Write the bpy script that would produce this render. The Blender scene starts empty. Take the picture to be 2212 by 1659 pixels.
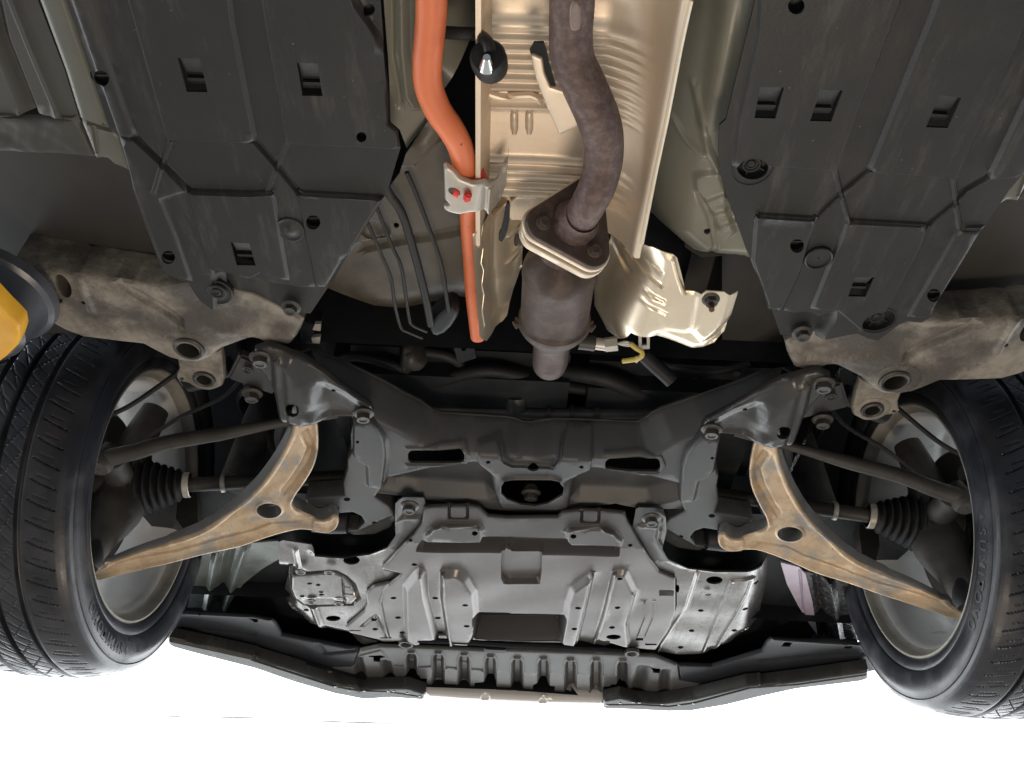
import bpy, bmesh, math, random
import numpy as np
from mathutils import Vector, Matrix, Quaternion
from mathutils.geometry import delaunay_2d_cdt
random.seed(7); rng = np.random.default_rng(7)
scene = bpy.context.scene
col = scene.collection
R_ = math.radians

# ------------------------------------------------------------------ camera (metres; X right, Y towards the car's nose, Z up from the lens)
PITCH, YAW, ROLL, FPX, CAMX = R_(40.66), R_(-0.247), R_(2.457), 1818.0, -0.0429
fwd = Vector((0, math.cos(PITCH), math.sin(PITCH))); up = Vector((0, -math.sin(PITCH), math.cos(PITCH))); ri = Vector((1, 0, 0))
Rz = Matrix.Rotation(YAW, 3, 'Z'); fwd, up, ri = Rz @ fwd, Rz @ up, Rz @ ri
c_, s_ = math.cos(ROLL), math.sin(ROLL)
ri, up = c_ * ri + s_ * up, -s_ * ri + c_ * up
CAM = Vector((CAMX, 0, 0))
cam = bpy.data.cameras.new('camera'); cam.sensor_fit = 'HORIZONTAL'; cam.sensor_width = 36; cam.lens = FPX / 2212 * 36
cam.clip_start = 0.01; cam.clip_end = 500
camo = bpy.data.objects.new('camera', cam); col.objects.link(camo)
M3 = Matrix((ri, up, -fwd)).transposed(); camo.matrix_world = Matrix.Translation(CAM) @ M3.to_4x4()
scene.camera = camo

# ------------------------------------------------------------------ light
world = bpy.data.worlds.new('World'); scene.world = world; world.use_nodes = True
bg = world.node_tree.nodes['Background']; bg.inputs[0].default_value = (0.72, 0.86, 1.0, 1); bg.inputs[1].default_value = 0.30
scene.view_settings.view_transform = 'Standard'; scene.view_settings.look = 'None'
scene.view_settings.gamma = 1; scene.view_settings.use_curve_mapping = False; scene.view_settings.exposure = 0.0
def area_lamp(name, loc, target, size, power, colour):
    l = bpy.data.lights.new(name, 'AREA'); l.size = size; l.energy = power; l.color = colour
    o = bpy.data.objects.new(name, l); col.objects.link(o); o.location = loc
    o.rotation_euler = (Vector(target) - Vector(loc)).to_track_quat('-Z', 'Y').to_euler(); return o
area_lamp('warm_fill', (0.22, 0.72, -1.15), (0.08, 0.62, 0.75), 0.5, 13.5, (1.0, 0.82, 0.64))  # added warm fill from below to keep the heat shields lit; source unseen
area_lamp('rim_fill', (-0.02, -0.12, -0.12), (0, 1.1, 0.75), 0.10, 0.7, (1.0, 0.95, 0.9))  # added weak fill beside the lens, kept to lift the rim tops

# ------------------------------------------------------------------ materials
MATS = {}
def material(name, c1, c2=None, rough=0.5, metal=0.0, scale=20, lo=0.45, hi=0.65, bump=0.0, bscale=120, c3=None, s3=6, lo3=0.55, hi3=0.7, rough2=None, spec=0.5, detail=6, coat=0, wear=None, streak=None, speck=None):
    m = bpy.data.materials.new(name); m.use_nodes = True
    nt = m.node_tree; b = nt.nodes['Principled BSDF']
    b.inputs['Roughness'].default_value = rough; b.inputs['Metallic'].default_value = metal
    b.inputs['Specular IOR Level'].default_value = spec; b.inputs['Coat Weight'].default_value = coat
    tc = nt.nodes.new('ShaderNodeTexCoord')
    def noise(sc, de=detail):
        n = nt.nodes.new('ShaderNodeTexNoise'); n.inputs['Scale'].default_value = sc; n.inputs['Detail'].default_value = de
        n.inputs['Roughness'].default_value = 0.62
        nt.links.new(tc.outputs['Object'], n.inputs['Vector']); return n
    def ramp(n, a, z):
        r = nt.nodes.new('ShaderNodeMapRange'); r.inputs[1].default_value = a; r.inputs[2].default_value = z
        r.interpolation_type = 'SMOOTHSTEP'
        nt.links.new(n.outputs[0], r.inputs[0]); return r
    def mix(f, a, z):
        x = nt.nodes.new('ShaderNodeMix'); x.data_type = 'RGBA'
        nt.links.new(f, x.inputs[0])
        for s, v in ((6, a), (7, z)):
            if isinstance(v, tuple): x.inputs[s].default_value = (*v, 1)
            else: nt.links.new(v, x.inputs[s])
        return x.outputs[2]
    out = c1
    if c2:
        f = ramp(noise(scale), lo, hi); out = mix(f.outputs[0], c1, c2)
        if rough2 is not None:
            rr = nt.nodes.new('ShaderNodeMapRange'); rr.inputs[3].default_value = rough; rr.inputs[4].default_value = rough2
            nt.links.new(f.outputs[0], rr.inputs[0]); nt.links.new(rr.outputs[0], b.inputs['Roughness'])
    if c3:
        out = mix(ramp(noise(s3, 9), lo3, hi3).outputs[0], out, c3)
    if streak:   # road film drawn out along the car: colour, low, high
        mp = nt.nodes.new('ShaderNodeMapping'); mp.inputs['Scale'].default_value = (26, 5, 12); nt.links.new(tc.outputs['Object'], mp.inputs[0])
        n = nt.nodes.new('ShaderNodeTexNoise'); n.inputs['Scale'].default_value = 1.6; n.inputs['Detail'].default_value = 9; n.inputs['Roughness'].default_value = .7
        nt.links.new(mp.outputs[0], n.inputs['Vector']); out = mix(ramp(n, streak[1], streak[2]).outputs[0], out, streak[0])
    if speck:    # small stone chips and dried drops
        v = nt.nodes.new('ShaderNodeTexVoronoi'); v.inputs['Scale'].default_value = speck[1]; v.inputs['Randomness'].default_value = 1
        nt.links.new(tc.outputs['Object'], v.inputs['Vector']); r = nt.nodes.new('ShaderNodeMapRange'); r.inputs[1].default_value = speck[2]; r.inputs[2].default_value = speck[2] * .5
        nt.links.new(v.outputs['Distance'], r.inputs[0])
        gate = ramp(noise(speck[1] * .35, 2), .55, .62); mu = nt.nodes.new('ShaderNodeMath'); mu.operation = 'MULTIPLY'
        nt.links.new(r.outputs[0], mu.inputs[0]); nt.links.new(gate.outputs[0], mu.inputs[1]); out = mix(mu.outputs[0], out, speck[0])
    if wear:     # rubbed edges: colour, low, high
        g = nt.nodes.new('ShaderNodeNewGeometry'); r = nt.nodes.new('ShaderNodeMapRange'); r.inputs[1].default_value = wear[1]; r.inputs[2].default_value = wear[2]
        nt.links.new(g.outputs['Pointiness'], r.inputs[0]); gate = ramp(noise(60, 4), .3, .6); mu = nt.nodes.new('ShaderNodeMath'); mu.operation = 'MULTIPLY'
        nt.links.new(r.outputs[0], mu.inputs[0]); nt.links.new(gate.outputs[0], mu.inputs[1]); out = mix(mu.outputs[0], out, wear[0])
    if isinstance(out, tuple): b.inputs['Base Color'].default_value = (*out, 1)
    else: nt.links.new(out, b.inputs['Base Color'])
    if bump:
        bn = nt.nodes.new('ShaderNodeBump'); bn.inputs['Strength'].default_value = bump; bn.inputs['Distance'].default_value = 0.002
        nt.links.new(noise(bscale, 5).outputs[0], bn.inputs['Height']); nt.links.new(bn.outputs[0], b.inputs['Normal'])
    MATS[name] = m; return m
mt = material
mt('plastic', (.021, .0215, .021), (.029, .0275, .0255), .42, 0, 9, .4, .7, .16, 300, (.048, .044, .038), 34, .66, .82, streak=((.058, .054, .048), .50, .74), speck=((.12, .115, .105), 90, .09), spec=.32)
mt('plastic_dark', (.009, .010, .013), (.017, .017, .019), .5, 0, 12, .4, .7, .1, 200, spec=.22, speck=((.06, .055, .05), 70, .09))
mt('rubber', (.011, .011, .0125), (.02, .02, .022), .55, 0, 30, .4, .7, .08, 300, spec=.3)
mt('tyre', (.016, .0175, .023), (.038, .039, .045), .30, 0, 14, .4, .7, .12, 260, (.06, .058, .055), 45, .64, .8, rough2=.55)
mt('tyre_letter', (.058, .058, .062), None, .45)
mt('steel_black', (.036, .038, .041), (.055, .053, .050), .46, 0, 9, .4, .72, .12, 160, (.12, .085, .055), 22, .68, .86, rough2=.5, wear=((.12, .11, .10), .56, .64), speck=((.13, .11, .085), 110, .09))
mt('steel_gloss', (.024, .024, .024), (.042, .038, .033), .30, 0, 16, .4, .7, .25, 90, (.13, .09, .06), 30, .7, .85)
mt('paint_tan', (.28, .25, .205), (.215, .19, .155), .36, 0, 45, .42, .62, .8, 150, (.078, .068, .058), 8, .42, .60, rough2=.5, speck=((.07, .055, .04), 70, .12))
mt('paint_floor', (.105, .092, .07), (.06, .05, .037), .42, 0, 7, .4, .65, .12, 120, (.05, .04, .028), 9, .5, .7)
mt('paint_rocker', (.055, .055, .048), (.038, .036, .032), .5, 0, 9, .4, .7, .1, 160, (.16, .15, .13), 40, .7, .8)
mt('paint_sage', (.24, .235, .19), (.19, .182, .145), .35, 0, 7, .4, .7, .08, 140, (.08, .075, .06), 25, .66, .8)
mt('paint_sill', (.13, .134, .112), (.10, .10, .082), .4, 0, 7, .4, .7, .1, 140, (.07, .066, .055), 20, .62, .8)
mt('paint_apron', (.20, .225, .215), (.12, .135, .13), .3, .35, 14, .4, .7, .3, 80)
mt('paint_lilac', (.55, .47, .56), (.42, .36, .44), .3, .2, 10, .4, .7, .08, 90)
mt('louvre_flap', (.075, .074, .070), (.05, .05, .047), .45, 0, 30, .4, .7, .2, 200)
mt('apron_wet', (.04, .042, .045), (.11, .11, .115), .22, .3, 120, .45, .6, .9, 170)
mt('shield', (.80, .69, .55), (.72, .60, .47), .44, .55, 7, .4, .7, .10, 130, (.24, .17, .11), 55, .70, .80, rough2=.46)
mt('shield_clean', (.88, .76, .59), (.80, .68, .51), .33, .75, 7, .4, .7, .06, 130, (.30, .20, .12), 60, .70, .79)
mt('rust_pipe', (.088, .054, .047), (.135, .093, .08), .55, .25, 130, .40, .64, .35, 260, (.065, .040, .040), 40, .54, .68)
mt('rust_scar', (.20, .155, .14), (.15, .11, .10), .5, .3, 40, .4, .7, .3, 150)
mt('rust_can', (.062, .043, .036), (.095, .070, .058), .55, .3, 60, .42, .66, .3, 260, (.07, .036, .03), 11, .54, .70)
mt('rust', (.13, .062, .032), (.07, .04, .028), .7, .1, 60, .4, .65, .3, 200)
mt('orange', (.68, .17, .062), (.58, .13, .045), .45, 0, 12, .45, .7, .06, 160, (.36, .09, .05), 26, .66, .82, streak=((.50, .15, .07), .5, .75), speck=((.20, .06, .04), 60, .12))
mt('red', (.68, .055, .045), None, .45)
mt('zinc', (.55, .52, .46), (.43, .40, .35), .4, .4, 20, .4, .7, .08, 160, (.22, .16, .10), 40, .68, .82)
mt('zinc_dark', (.055, .050, .044), (.034, .031, .027), .48, .2, 30, .4, .7, .15, 160, (.13, .07, .04), 40, .66, .8)
mt('cast_alu', (.56, .43, .29), (.46, .335, .215), .36, .3, 40, .4, .62, .4, 150, (.33, .30, .265), 16, .50, .64, rough2=.5, wear=((.60, .54, .45), .54, .62), speck=((.12, .07, .035), 80, .12))
mt('cast_wall', (.30, .30, .295), (.24, .23, .215), .42, .4, 22, .4, .7, .2, 150, (.20, .14, .09), 30, .62, .78)
mt('knuckle', (.048, .044, .039), (.028, .025, .023), .6, .15, 20, .4, .7, .3, 100, (.11, .08, .055), 26, .62, .78)
mt('rim_alu', (.82, .82, .81), (.72, .72, .70), .3, .35, 9, .4, .7, .05, 120, (.24, .23, .21), 16, .58, .76)
mt('rim_lip', (.56, .54, .48), (.44, .42, .37), .35, .5, 30, .4, .7)
mt('splash', (.165, .155, .15), (.13, .121, .117), .33, .72, 6, .4, .7, .06, 200, (.12, .113, .105), 18, .64, .8, rough2=.40, speck=((.09, .085, .08), 90, .09), streak=((.17, .16, .155), .54, .78))
mt('splash_shaded', (.050, .047, .044), (.038, .036, .034), .42, .1, 14, .4, .7, .08, 200, speck=((.04, .038, .036), 90, .09))  # shaded copy of the splash material: less light at the rear, put into colour
mt('splash_white', (.25, .243, .235), (.165, .16, .154), .24, .72, 16, .4, .7, .05, 90, (.08, .078, .075), 26, .6, .74, speck=((.07, .065, .06), 80, .12), streak=((.17, .163, .158), .48, .68))
mt('splash_pink', (.70, .67, .635), (.66, .62, .585), .34, .35, 4, .4, .65, .06, 200)
mt('grille_grey', (.07, .067, .064), (.052, .05, .048), .42, .15, 8, .4, .7, .06, 200)
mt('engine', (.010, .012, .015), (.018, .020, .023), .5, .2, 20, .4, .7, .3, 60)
mt('engine_grey', (.10, .10, .10), (.055, .055, .055), .5, .4, 20, .4, .7, .3, 70)
mt('pad_yellow', (.80, .42, .025), (.72, .36, .02), .5, 0, 14, .4, .7, .1, 120, (.12, .08, .04), 26, .66, .76)
mt('lift_steel', (.085, .09, .105), (.055, .058, .068), .32, .2, 12, .4, .7, .08, 120)
mt('wire_yellow', (.58, .45, .12), None, .5)
mt('wire_white', (.6, .58, .54), None, .45)
mt('chrome', (.7, .7, .7), None, .2, 1.0)
mt('arch_dark', (.030, .027, .023), (.02, .019, .018), .6, 0, 8, .4, .7, .1, 100)
mt('concrete', (.21, .20, .185), (.17, .16, .15), .7, 0, 1.2, .4, .7, .2, 40)
def emitter(name, c, st):
    m = bpy.data.materials.new(name); m.use_nodes = True; nt = m.node_tree; nt.nodes.remove(nt.nodes['Principled BSDF'])
    e = nt.nodes.new('ShaderNodeEmission'); e.inputs[0].default_value = (*c, 1); e.inputs[1].default_value = st
    nt.links.new(e.outputs[0], nt.nodes['Material Output'].inputs[0]); MATS[name] = m
emitter('daylight', (.93, .97, 1.0), 4.6)
mt('beam_grey', (.5, .5, .5), None, .6)

# ------------------------------------------------------------------ tracing helpers: a sight line meets the plane a part really lies in
REG = {k: ((i % 4) * 1000, (i // 4) * 750) for i, k in enumerate('ABCDEFGHIJKLMNOQ')}
KD = 2212 / 4032; KZ = KD / 2.212
def t(reg, pts):
    x0, y0 = REG[reg]
    return [(x0 * KD + p[0] * KZ, y0 * KD + p[1] * KZ) + tuple(p[2:]) for p in pts]
def ray(px, py): return (ri * ((px - 1106) / FPX) + up * ((829.5 - py) / FPX) + fwd)
def at(px, py, z): d = ray(px, py); return CAM + d * (z / d.z)
def atX(px, py, x): d = ray(px, py); return CAM + d * ((x - CAM.x) / d.x)
def atY(px, py, y): d = ray(px, py); return CAM + d * (y / d.y)
class Plane:
    def __init__(s, o, u, v, n): s.o, s.u, s.v, s.n = Vector(o), Vector(u), Vector(v), Vector(n)
    def hit(s, px, py, h=0):
        d = ray(px, py); o = s.o + s.n * h
        P = CAM + d * ((o - CAM).dot(s.n) / d.dot(s.n)) - s.o
        return (P.dot(s.u), P.dot(s.v))
    def to3(s, u, v, h): return s.o + s.u * u + s.v * v + s.n * h
def zplane(z): return Plane((0, 0, z), (1, 0, 0), (0, 1, 0), (0, 0, 1))
def xplane(x): sg = 1 if x > 0 else -1; return Plane((x, 0, 0), (0, 1, 0), (0, 0, 1), (sg, 0, 0))
def tiltplane(z, y0=1.0, slope=0.0, roll=0.0, x0=0.0):
    v = Vector((0, 1, slope)).normalized(); u = Vector((1, 0, roll)).normalized(); n = u.cross(v)
    return Plane((x0, y0, z), u, v, n)

# ------------------------------------------------------------------ objects
def tag(o, label=None, cat=None, group=None, kind=None):
    if label: o['label'] = label
    if cat: o['category'] = cat
    if group: o['group'] = group
    if kind: o['kind'] = kind
    return o
def empty(name, loc): o = bpy.data.objects.new(name, None); col.objects.link(o); o.location = loc; o.empty_display_size = .05; return o
def link(name, me, mat, parent=None, label=None):
    if mat and not me.materials: me.materials.append(MATS[mat])
    o = bpy.data.objects.new(name, me); col.objects.link(o)
    if parent is not None:
        o.parent = parent; bpy.context.view_layer.update() if False else None
        if parent.name in ROOTS: o.matrix_parent_inverse = Matrix.Translation(-Vector(ROOTS[parent.name]))
    if label: o['label'] = label
    return o
ROOTS = {}
def smooth(me, ang=35):
    for p in me.polygons: p.use_smooth = True
    me.set_sharp_from_angle(angle=R_(ang)); return me
def mesh(name, verts, faces, ang=35):
    me = bpy.data.meshes.new(name); me.from_pydata([tuple(v) for v in verts], [], faces); me.validate(); me.update(); return smooth(me, ang)
def from_bm(name, bm, ang=35):
    me = bpy.data.meshes.new(name); bmesh.ops.recalc_face_normals(bm, faces=bm.faces[:]); bm.to_mesh(me); bm.free(); return smooth(me, ang)

def seg_dist(P, L):
    L = np.asarray(L, float); best = np.full(len(P), 1e9)
    for a, b in zip(L[:-1], L[1:]):
        ab = b - a; tt = np.clip(((P - a) @ ab) / max(ab @ ab, 1e-12), 0, 1)
        best = np.minimum(best, np.hypot(*(P - a - tt[:, None] * ab).T))
    return best
def inside(P, poly):
    poly = np.asarray(poly, float); x, y = P[:, 0], P[:, 1]; r = np.zeros(len(P), bool)
    for (x1, y1), (x2, y2) in zip(poly, np.roll(poly, -1, 0)):
        c = (y1 > y) != (y2 > y)
        r ^= c & (x < (x2 - x1) * (y - y1) / (y2 - y1 + 1e-15) + x1)
    return r
def sm(x): x = np.clip(x, 0, 1); return x * x * (3 - 2 * x)
def chaikin(L, n=1, closed=True):
    L = [np.array(p, float) for p in L]
    for _ in range(n):
        o = []
        k = len(L)
        rngk = range(k) if closed else range(k - 1)
        if not closed: o.append(L[0])
        for i in rngk:
            a, b = L[i], L[(i + 1) % k]; o += [a * .75 + b * .25, a * .25 + b * .75]
        if not closed: o.append(L[-1])
        L = o
    return L
def resample(L, s):
    out = []
    for a, b in zip(L, L[1:] + L[:1]):
        a, b = np.array(a), np.array(b); n = max(1, int(np.hypot(*(b - a)) / s + .5))
        out += [a + (b - a) * k / n for k in range(n)]
    res = [out[0]]
    for p in out[1:]:
        if np.hypot(*(p - res[-1])) > s * .25: res.append(p)
    if np.hypot(*(res[0] - res[-1])) < s * .25: res.pop()
    return res
def ell(px, py, rx, ry=None, n=20, a=0):
    ry = ry or rx; ca, sa = math.cos(a), math.sin(a)
    return [(px + rx * math.cos(k * math.tau / n) * ca - ry * math.sin(k * math.tau / n) * sa, py + rx * math.cos(k * math.tau / n) * sa + ry * math.sin(k * math.tau / n) * ca) for k in range(n)]
def rrect(x0, y0, x1, y1, r, n=5):
    o = []
    for cx, cy, a0 in ((x1 - r, y0 + r, -90), (x1 - r, y1 - r, 0), (x0 + r, y1 - r, 90), (x0 + r, y0 + r, 180)):
        o += [(cx + r * math.cos(R_(a0 + 90 * k / n)), cy + r * math.sin(R_(a0 + 90 * k / n))) for k in range(n + 1)]
    return o

def uv(pl, pts):
    return [pl.hit(p[0], p[1], p[2] if len(p) > 2 else 0) for p in pts]
def feat_height(P, feats, outline):
    H = np.zeros(len(P))
    for f in feats:
        k = f[0]
        if k == 'rib':      # line, width, height
            d = seg_dist(P, f[1]); w = f[2] / 2; H += f[3] * sm((w - d) / (w * (f[4] if len(f) > 4 else .6)))
        elif k == 'plate':  # polygon, height, bevel
            d = seg_dist(P, list(f[1]) + [f[1][0]]); ins = inside(P, f[1]); H += f[2] * sm(np.where(ins, d, -d) / f[3] + .5)
        elif k == 'dome':   # centre, radius, height
            d = np.hypot(*(P - np.array(f[1])).T); x = np.clip(d / f[2], 0, 1); H += f[3] * np.sqrt(np.maximum(0, 1 - x * x))
        elif k == 'ring':
            d = np.abs(np.hypot(*(P - np.array(f[1])).T) - f[2]); H += f[4] * sm((f[3] - d) / (f[3] * .7))
        elif k == 'roll':   # line, width, height at the line
            d = seg_dist(P, f[1]); x = np.clip(1 - d / f[2], 0, 1); H += f[3] * x ** (f[4] if len(f) > 4 else 2)
        elif k == 'edge':   # whole outline
            d = seg_dist(P, list(outline) + [outline[0]]); x = np.clip(1 - d / f[1], 0, 1); H += f[2] * (1 - np.sqrt(np.maximum(0, 1 - x * x)) if len(f) < 4 else x ** 2)
        elif k == 'rim':    # raised flange along the outline: width, height, bevel
            d = seg_dist(P, list(outline) + [outline[0]]); H += f[2] * sm((f[1] - d) / f[3])
        elif k == 'noise':
            for q in range(5):
                a = rng.uniform(-1, 1, 2) * f[2]; H += f[1] * np.sin(P @ a + q * 1.7) / 3
        elif k == 'slope':  # beyond a line: point a, direction (unit), gain, start
            s = (P - np.array(f[1])) @ np.array(f[2]); H += f[3] * np.maximum(0, s)
    return H
def conv_feats(pl, feats):
    out = []
    for f in feats:
        f = list(f)
        if f[0] in ('rib', 'plate', 'roll'): f[1] = uv(pl, f[1])
        elif f[0] in ('dome', 'ring'): f[1] = uv(pl, [f[1]])[0]
        elif f[0] == 'slope':
            a, b = uv(pl, f[1]); d = np.array(b) - np.array(a); f[1] = a; f[2] = d / np.hypot(*d)
        out.append(f)
    return out
def densify(L, s, closed):
    L = [np.array(p, float) for p in L]; out = []
    for a, b in zip(L, L[1:] + (L[:1] if closed else [])):
        n = max(1, int(np.hypot(*(b - a)) / s + .5)); out += [a + (b - a) * k / n for k in range(n)]
    if not closed: out.append(L[-1])
    return np.array(out)
def offsets(L, s, offs, closed):
    D = densify(L, s, closed)
    if len(D) < 2: return []
    if closed: T = np.roll(D, -1, 0) - np.roll(D, 1, 0)
    else: T = np.gradient(D, axis=0)
    N = np.stack([-T[:, 1], T[:, 0]], 1); N /= np.maximum(np.hypot(*N.T), 1e-9)[:, None]
    res = []
    for o in offs:
        Q = D + N * o
        d = seg_dist(Q, np.vstack([D, D[:1]]) if closed else D)
        res.append([q if dd > abs(o) * .85 else None for q, dd in zip(Q, d)])
    return res
def crease_lines(fts, O, fine):
    """mesh lines that follow every pressed rib, plate edge and rim, so that creases come out clean"""
    lines = []; zones = []
    for f in fts:
        k = f[0]; s = max(fine * 1.6, .003)
        if k == 'rib':
            w = f[2] / 2; so = f[4] if len(f) > 4 else .6
            of = sorted({round(x, 6) for q in (1, 1 - so / 3, 1 - so * 2 / 3, 1 - so) for x in (w * q, -w * q)} | {0.0})
            lines += [(l, False) for l in offsets(f[1], s, of, False)]; zones.append((f[1], w + fine * .4, False))
        elif k == 'plate':
            b = f[3]; lines += [(l, True) for l in offsets(f[1], s, (-b / 2, -b / 4, 0, b / 4, b / 2), True)]; zones.append((f[1], b / 2 + fine * .4, True))
        elif k in ('edge', 'rim'):
            w = f[1]; of = (.35 * w, .7 * w, w) if k == 'edge' else (w, w - f[3] / 2, w - f[3])
            ar = np.sum(O[:, 0] * np.roll(O[:, 1], -1) - O[:, 1] * np.roll(O[:, 0], -1)); sg = 1 if ar > 0 else -1
            lines += [(l, True) for l in offsets(O.tolist(), s, [sg * o for o in of if o > 1e-4], True)]; zones.append((O.tolist(), w + fine * .3, True))
        elif k == 'dome':
            c = np.array(f[1])
            for q in (1, .97, .88, .7, .45): lines.append(([c + f[2] * q * np.array((math.cos(a), math.sin(a))) for a in np.arange(24) * math.tau / 24], True))
    return lines, zones
def sheet_data(pl, outline, th=.003, holes=(), feats=(), fine=.004, coarse=4, soften=0, metric=False, hfeats=None):
    out = [np.array(p, float) for p in (outline if metric else uv(pl, outline))]
    if soften: out = chaikin(out, soften)
    hol = [[np.array(p) for p in (h if metric else uv(pl, h))] for h in holes]
    fts = feats if metric else conv_feats(pl, feats)
    out = resample(out, fine * 1.5); hol = [resample(h, fine * .8) for h in hol]
    O = np.array(out); lo, hi = O.min(0), O.max(0)
    xs = np.arange(lo[0], hi[0], fine); ys = np.arange(lo[1], hi[1], fine)
    if len(xs) * len(ys) > 0:
        GX, GY = np.meshgrid(xs, ys, indexing='ij'); G = np.stack([GX.ravel(), GY.ravel()], 1)
        H = feat_height(G, fts, O).reshape(GX.shape)
        pad = np.pad(H, 1, mode='edge'); mx = H.copy(); mn = H.copy()
        for i in range(3):
            for j in range(3):
                s = pad[i:i + H.shape[0], j:j + H.shape[1]]; mx = np.maximum(mx, s); mn = np.minimum(mn, s)
        keep = (mx - mn) > 4e-4
        ii, jj = np.meshgrid(range(len(xs)), range(len(ys)), indexing='ij')
        keep |= (ii % coarse == 0) & (jj % coarse == 0)
        G = G[keep.ravel()]; ok = inside(G, O) & (seg_dist(G, np.vstack([O, O[:1]])) > fine * .6)
        for h in hol:
            h = np.array(h); ok &= ~inside(G, h) & (seg_dist(G, np.vstack([h, h[:1]])) > fine * .5)
        lines, zones = crease_lines(fts, O, fine)
        for L, w, cl in zones:
            L = np.array(L); ok &= seg_dist(G, np.vstack([L, L[:1]]) if cl else L) > w
        G = G[ok]
    else: G = np.zeros((0, 2)); lines = []
    V = []; E = []
    for loop in [out] + hol:
        b = len(V); V += [Vector((float(p[0]), float(p[1]))) for p in loop]; n = len(loop); E += [(b + i, b + (i + 1) % n) for i in range(n)]
    bl = np.vstack([O, O[:1]]); hl = [np.vstack([np.array(h), np.array(h[:1])]) for h in hol]
    for L, cl in lines:
        pts = [p for p in L if p is not None]
        if not pts: continue
        A = np.array([p if p is not None else (1e6, 1e6) for p in L]); okp = inside(A, O) & (seg_dist(A, bl) > fine * .3)
        for h in hl: okp &= ~inside(A, h) & (seg_dist(A, h) > fine * .3)
        prev = None; first = None
        for i in range(len(A)):
            if not okp[i]: prev = None; continue
            V.append(Vector((float(A[i, 0]), float(A[i, 1])))); idx = len(V) - 1
            if prev is not None: E.append((prev, idx))
            elif i == 0: first = idx
            prev = idx
        if cl and prev is not None and first is not None and okp[-1] and first != prev: E.append((prev, first))
    V += [Vector((float(p[0]), float(p[1]))) for p in G]
    vo, eo, fo, *_ = delaunay_2d_cdt(V, E, [], 0, 2e-5)
    P = np.array([tuple(v) for v in vo]); F = np.array([tuple(f) for f in fo])
    cen = P[F].mean(1); ok = inside(cen, O)
    for h in hol: ok &= ~inside(cen, np.array(h))
    F = F[ok]
    H = feat_height(P, fts, O)
    return P, F, H
def solid(pl, P, F, H, th, mirror=False):
    n = len(P)
    if callable(th): th = th(P)
    lowv = [pl.to3(P[i, 0], P[i, 1], H[i]) for i in range(n)]; hiv = [pl.to3(P[i, 0], P[i, 1], H[i] + (th if np.isscalar(th) else th[i])) for i in range(n)]
    faces = [(a, c, b) for a, b, c in F.tolist()] + [(a + n, b + n, c + n) for a, b, c in F.tolist()]
    cnt = {}
    for a, b, c in F.tolist():
        for e in ((a, b), (b, c), (c, a)): cnt[e] = 1
    for (a, b) in cnt:
        if (b, a) not in cnt: faces.append((a, b, b + n, a + n))
    V = lowv + hiv
    if mirror:
        V = [Vector((-v.x, v.y, v.z)) for v in V]; faces = [tuple(reversed(f)) for f in faces]
    used = sorted({i for f in faces for i in f}); mp = {k: i for i, k in enumerate(used)}
    return [V[k] for k in used], [tuple(mp[i] for i in f) for f in faces]
def sheet(name, parent, mat, outline, pl, th=.003, holes=(), feats=(), fine=.004, coarse=4, soften=0, label=None, mirror=False, ang=35, wall_mat=None):
    if not isinstance(pl, Plane): pl = zplane(pl)
    P, F, H = sheet_data(pl, outline, th, holes, feats, fine, coarse, soften)
    objs = []
    for m in ((False, True) if mirror == 'both' else (mirror,)):
        V, Fa = solid(pl, P, F, H, th, m)
        me = mesh(name, V, Fa, ang)
        if wall_mat:
            me.materials.append(MATS[mat]); me.materials.append(MATS[wall_mat])
            for p in me.polygons[2 * len(F):]: p.material_index = 1
        par = parent[1] if (isinstance(parent, (tuple, list)) and m) else (parent[0] if isinstance(parent, (tuple, list)) else parent)
        lb = label[1] if (isinstance(label, tuple) and m) else (label[0] if isinstance(label, tuple) else label)
        objs.append(link(name, me, mat, par, lb))
    return objs if mirror == 'both' else objs[0]

def frame_of(d):
    d = d.normalized(); a = Vector((0, 0, 1)) if abs(d.z) < .9 else Vector((1, 0, 0)); u = d.cross(a).normalized(); return u, d.cross(u)
def catmull(pts, n=6):
    pts = [Vector(p) for p in pts]; o = []
    for i in range(len(pts) - 1):
        p0, p1, p2, p3 = pts[max(i - 1, 0)], pts[i], pts[i + 1], pts[min(i + 2, len(pts) - 1)]
        for k in range(n):
            s = k / n; o.append(.5 * ((2 * p1) + (p2 - p0) * s + (2 * p0 - 5 * p1 + 4 * p2 - p3) * s * s + (3 * p1 - p0 - 3 * p2 + p3) * s ** 3))
    o.append(pts[-1]); return o
def tube_mesh(name, pts, r, seg=14, sub=6, cap=True, squash=None, hollow=0):
    rs = r if isinstance(r, (list, tuple)) else [r] * len(pts)
    P4 = catmull(pts, sub) if sub > 1 else [Vector(p) for p in pts]
    R4 = list(np.interp(np.linspace(0, len(rs) - 1, len(P4)), range(len(rs)), rs))
    bm = bmesh.new(); rings = []; u = None
    for i, p in enumerate(P4):
        d = (P4[min(i + 1, len(P4) - 1)] - P4[max(i - 1, 0)]).normalized()
        if u is None: u, w = frame_of(d)
        else: u = (u - d * u.dot(d)).normalized(); w = d.cross(u)
        rings.append([bm.verts.new(p + (u * math.cos(k * math.tau / seg) + w * math.sin(k * math.tau / seg)) * R4[i]) for k in range(seg)])
    for a, b in zip(rings[:-1], rings[1:]):
        for k in range(seg): bm.faces.new((a[k], a[(k + 1) % seg], b[(k + 1) % seg], b[k]))
    if cap: bm.faces.new(rings[0]); bm.faces.new(rings[-1][::-1])
    return from_bm(name, bm, 40)
def tube(name, parent, mat, pts, r, label=None, **k): return link(name, tube_mesh(name, pts, r, **k), mat, parent, label)
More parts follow.
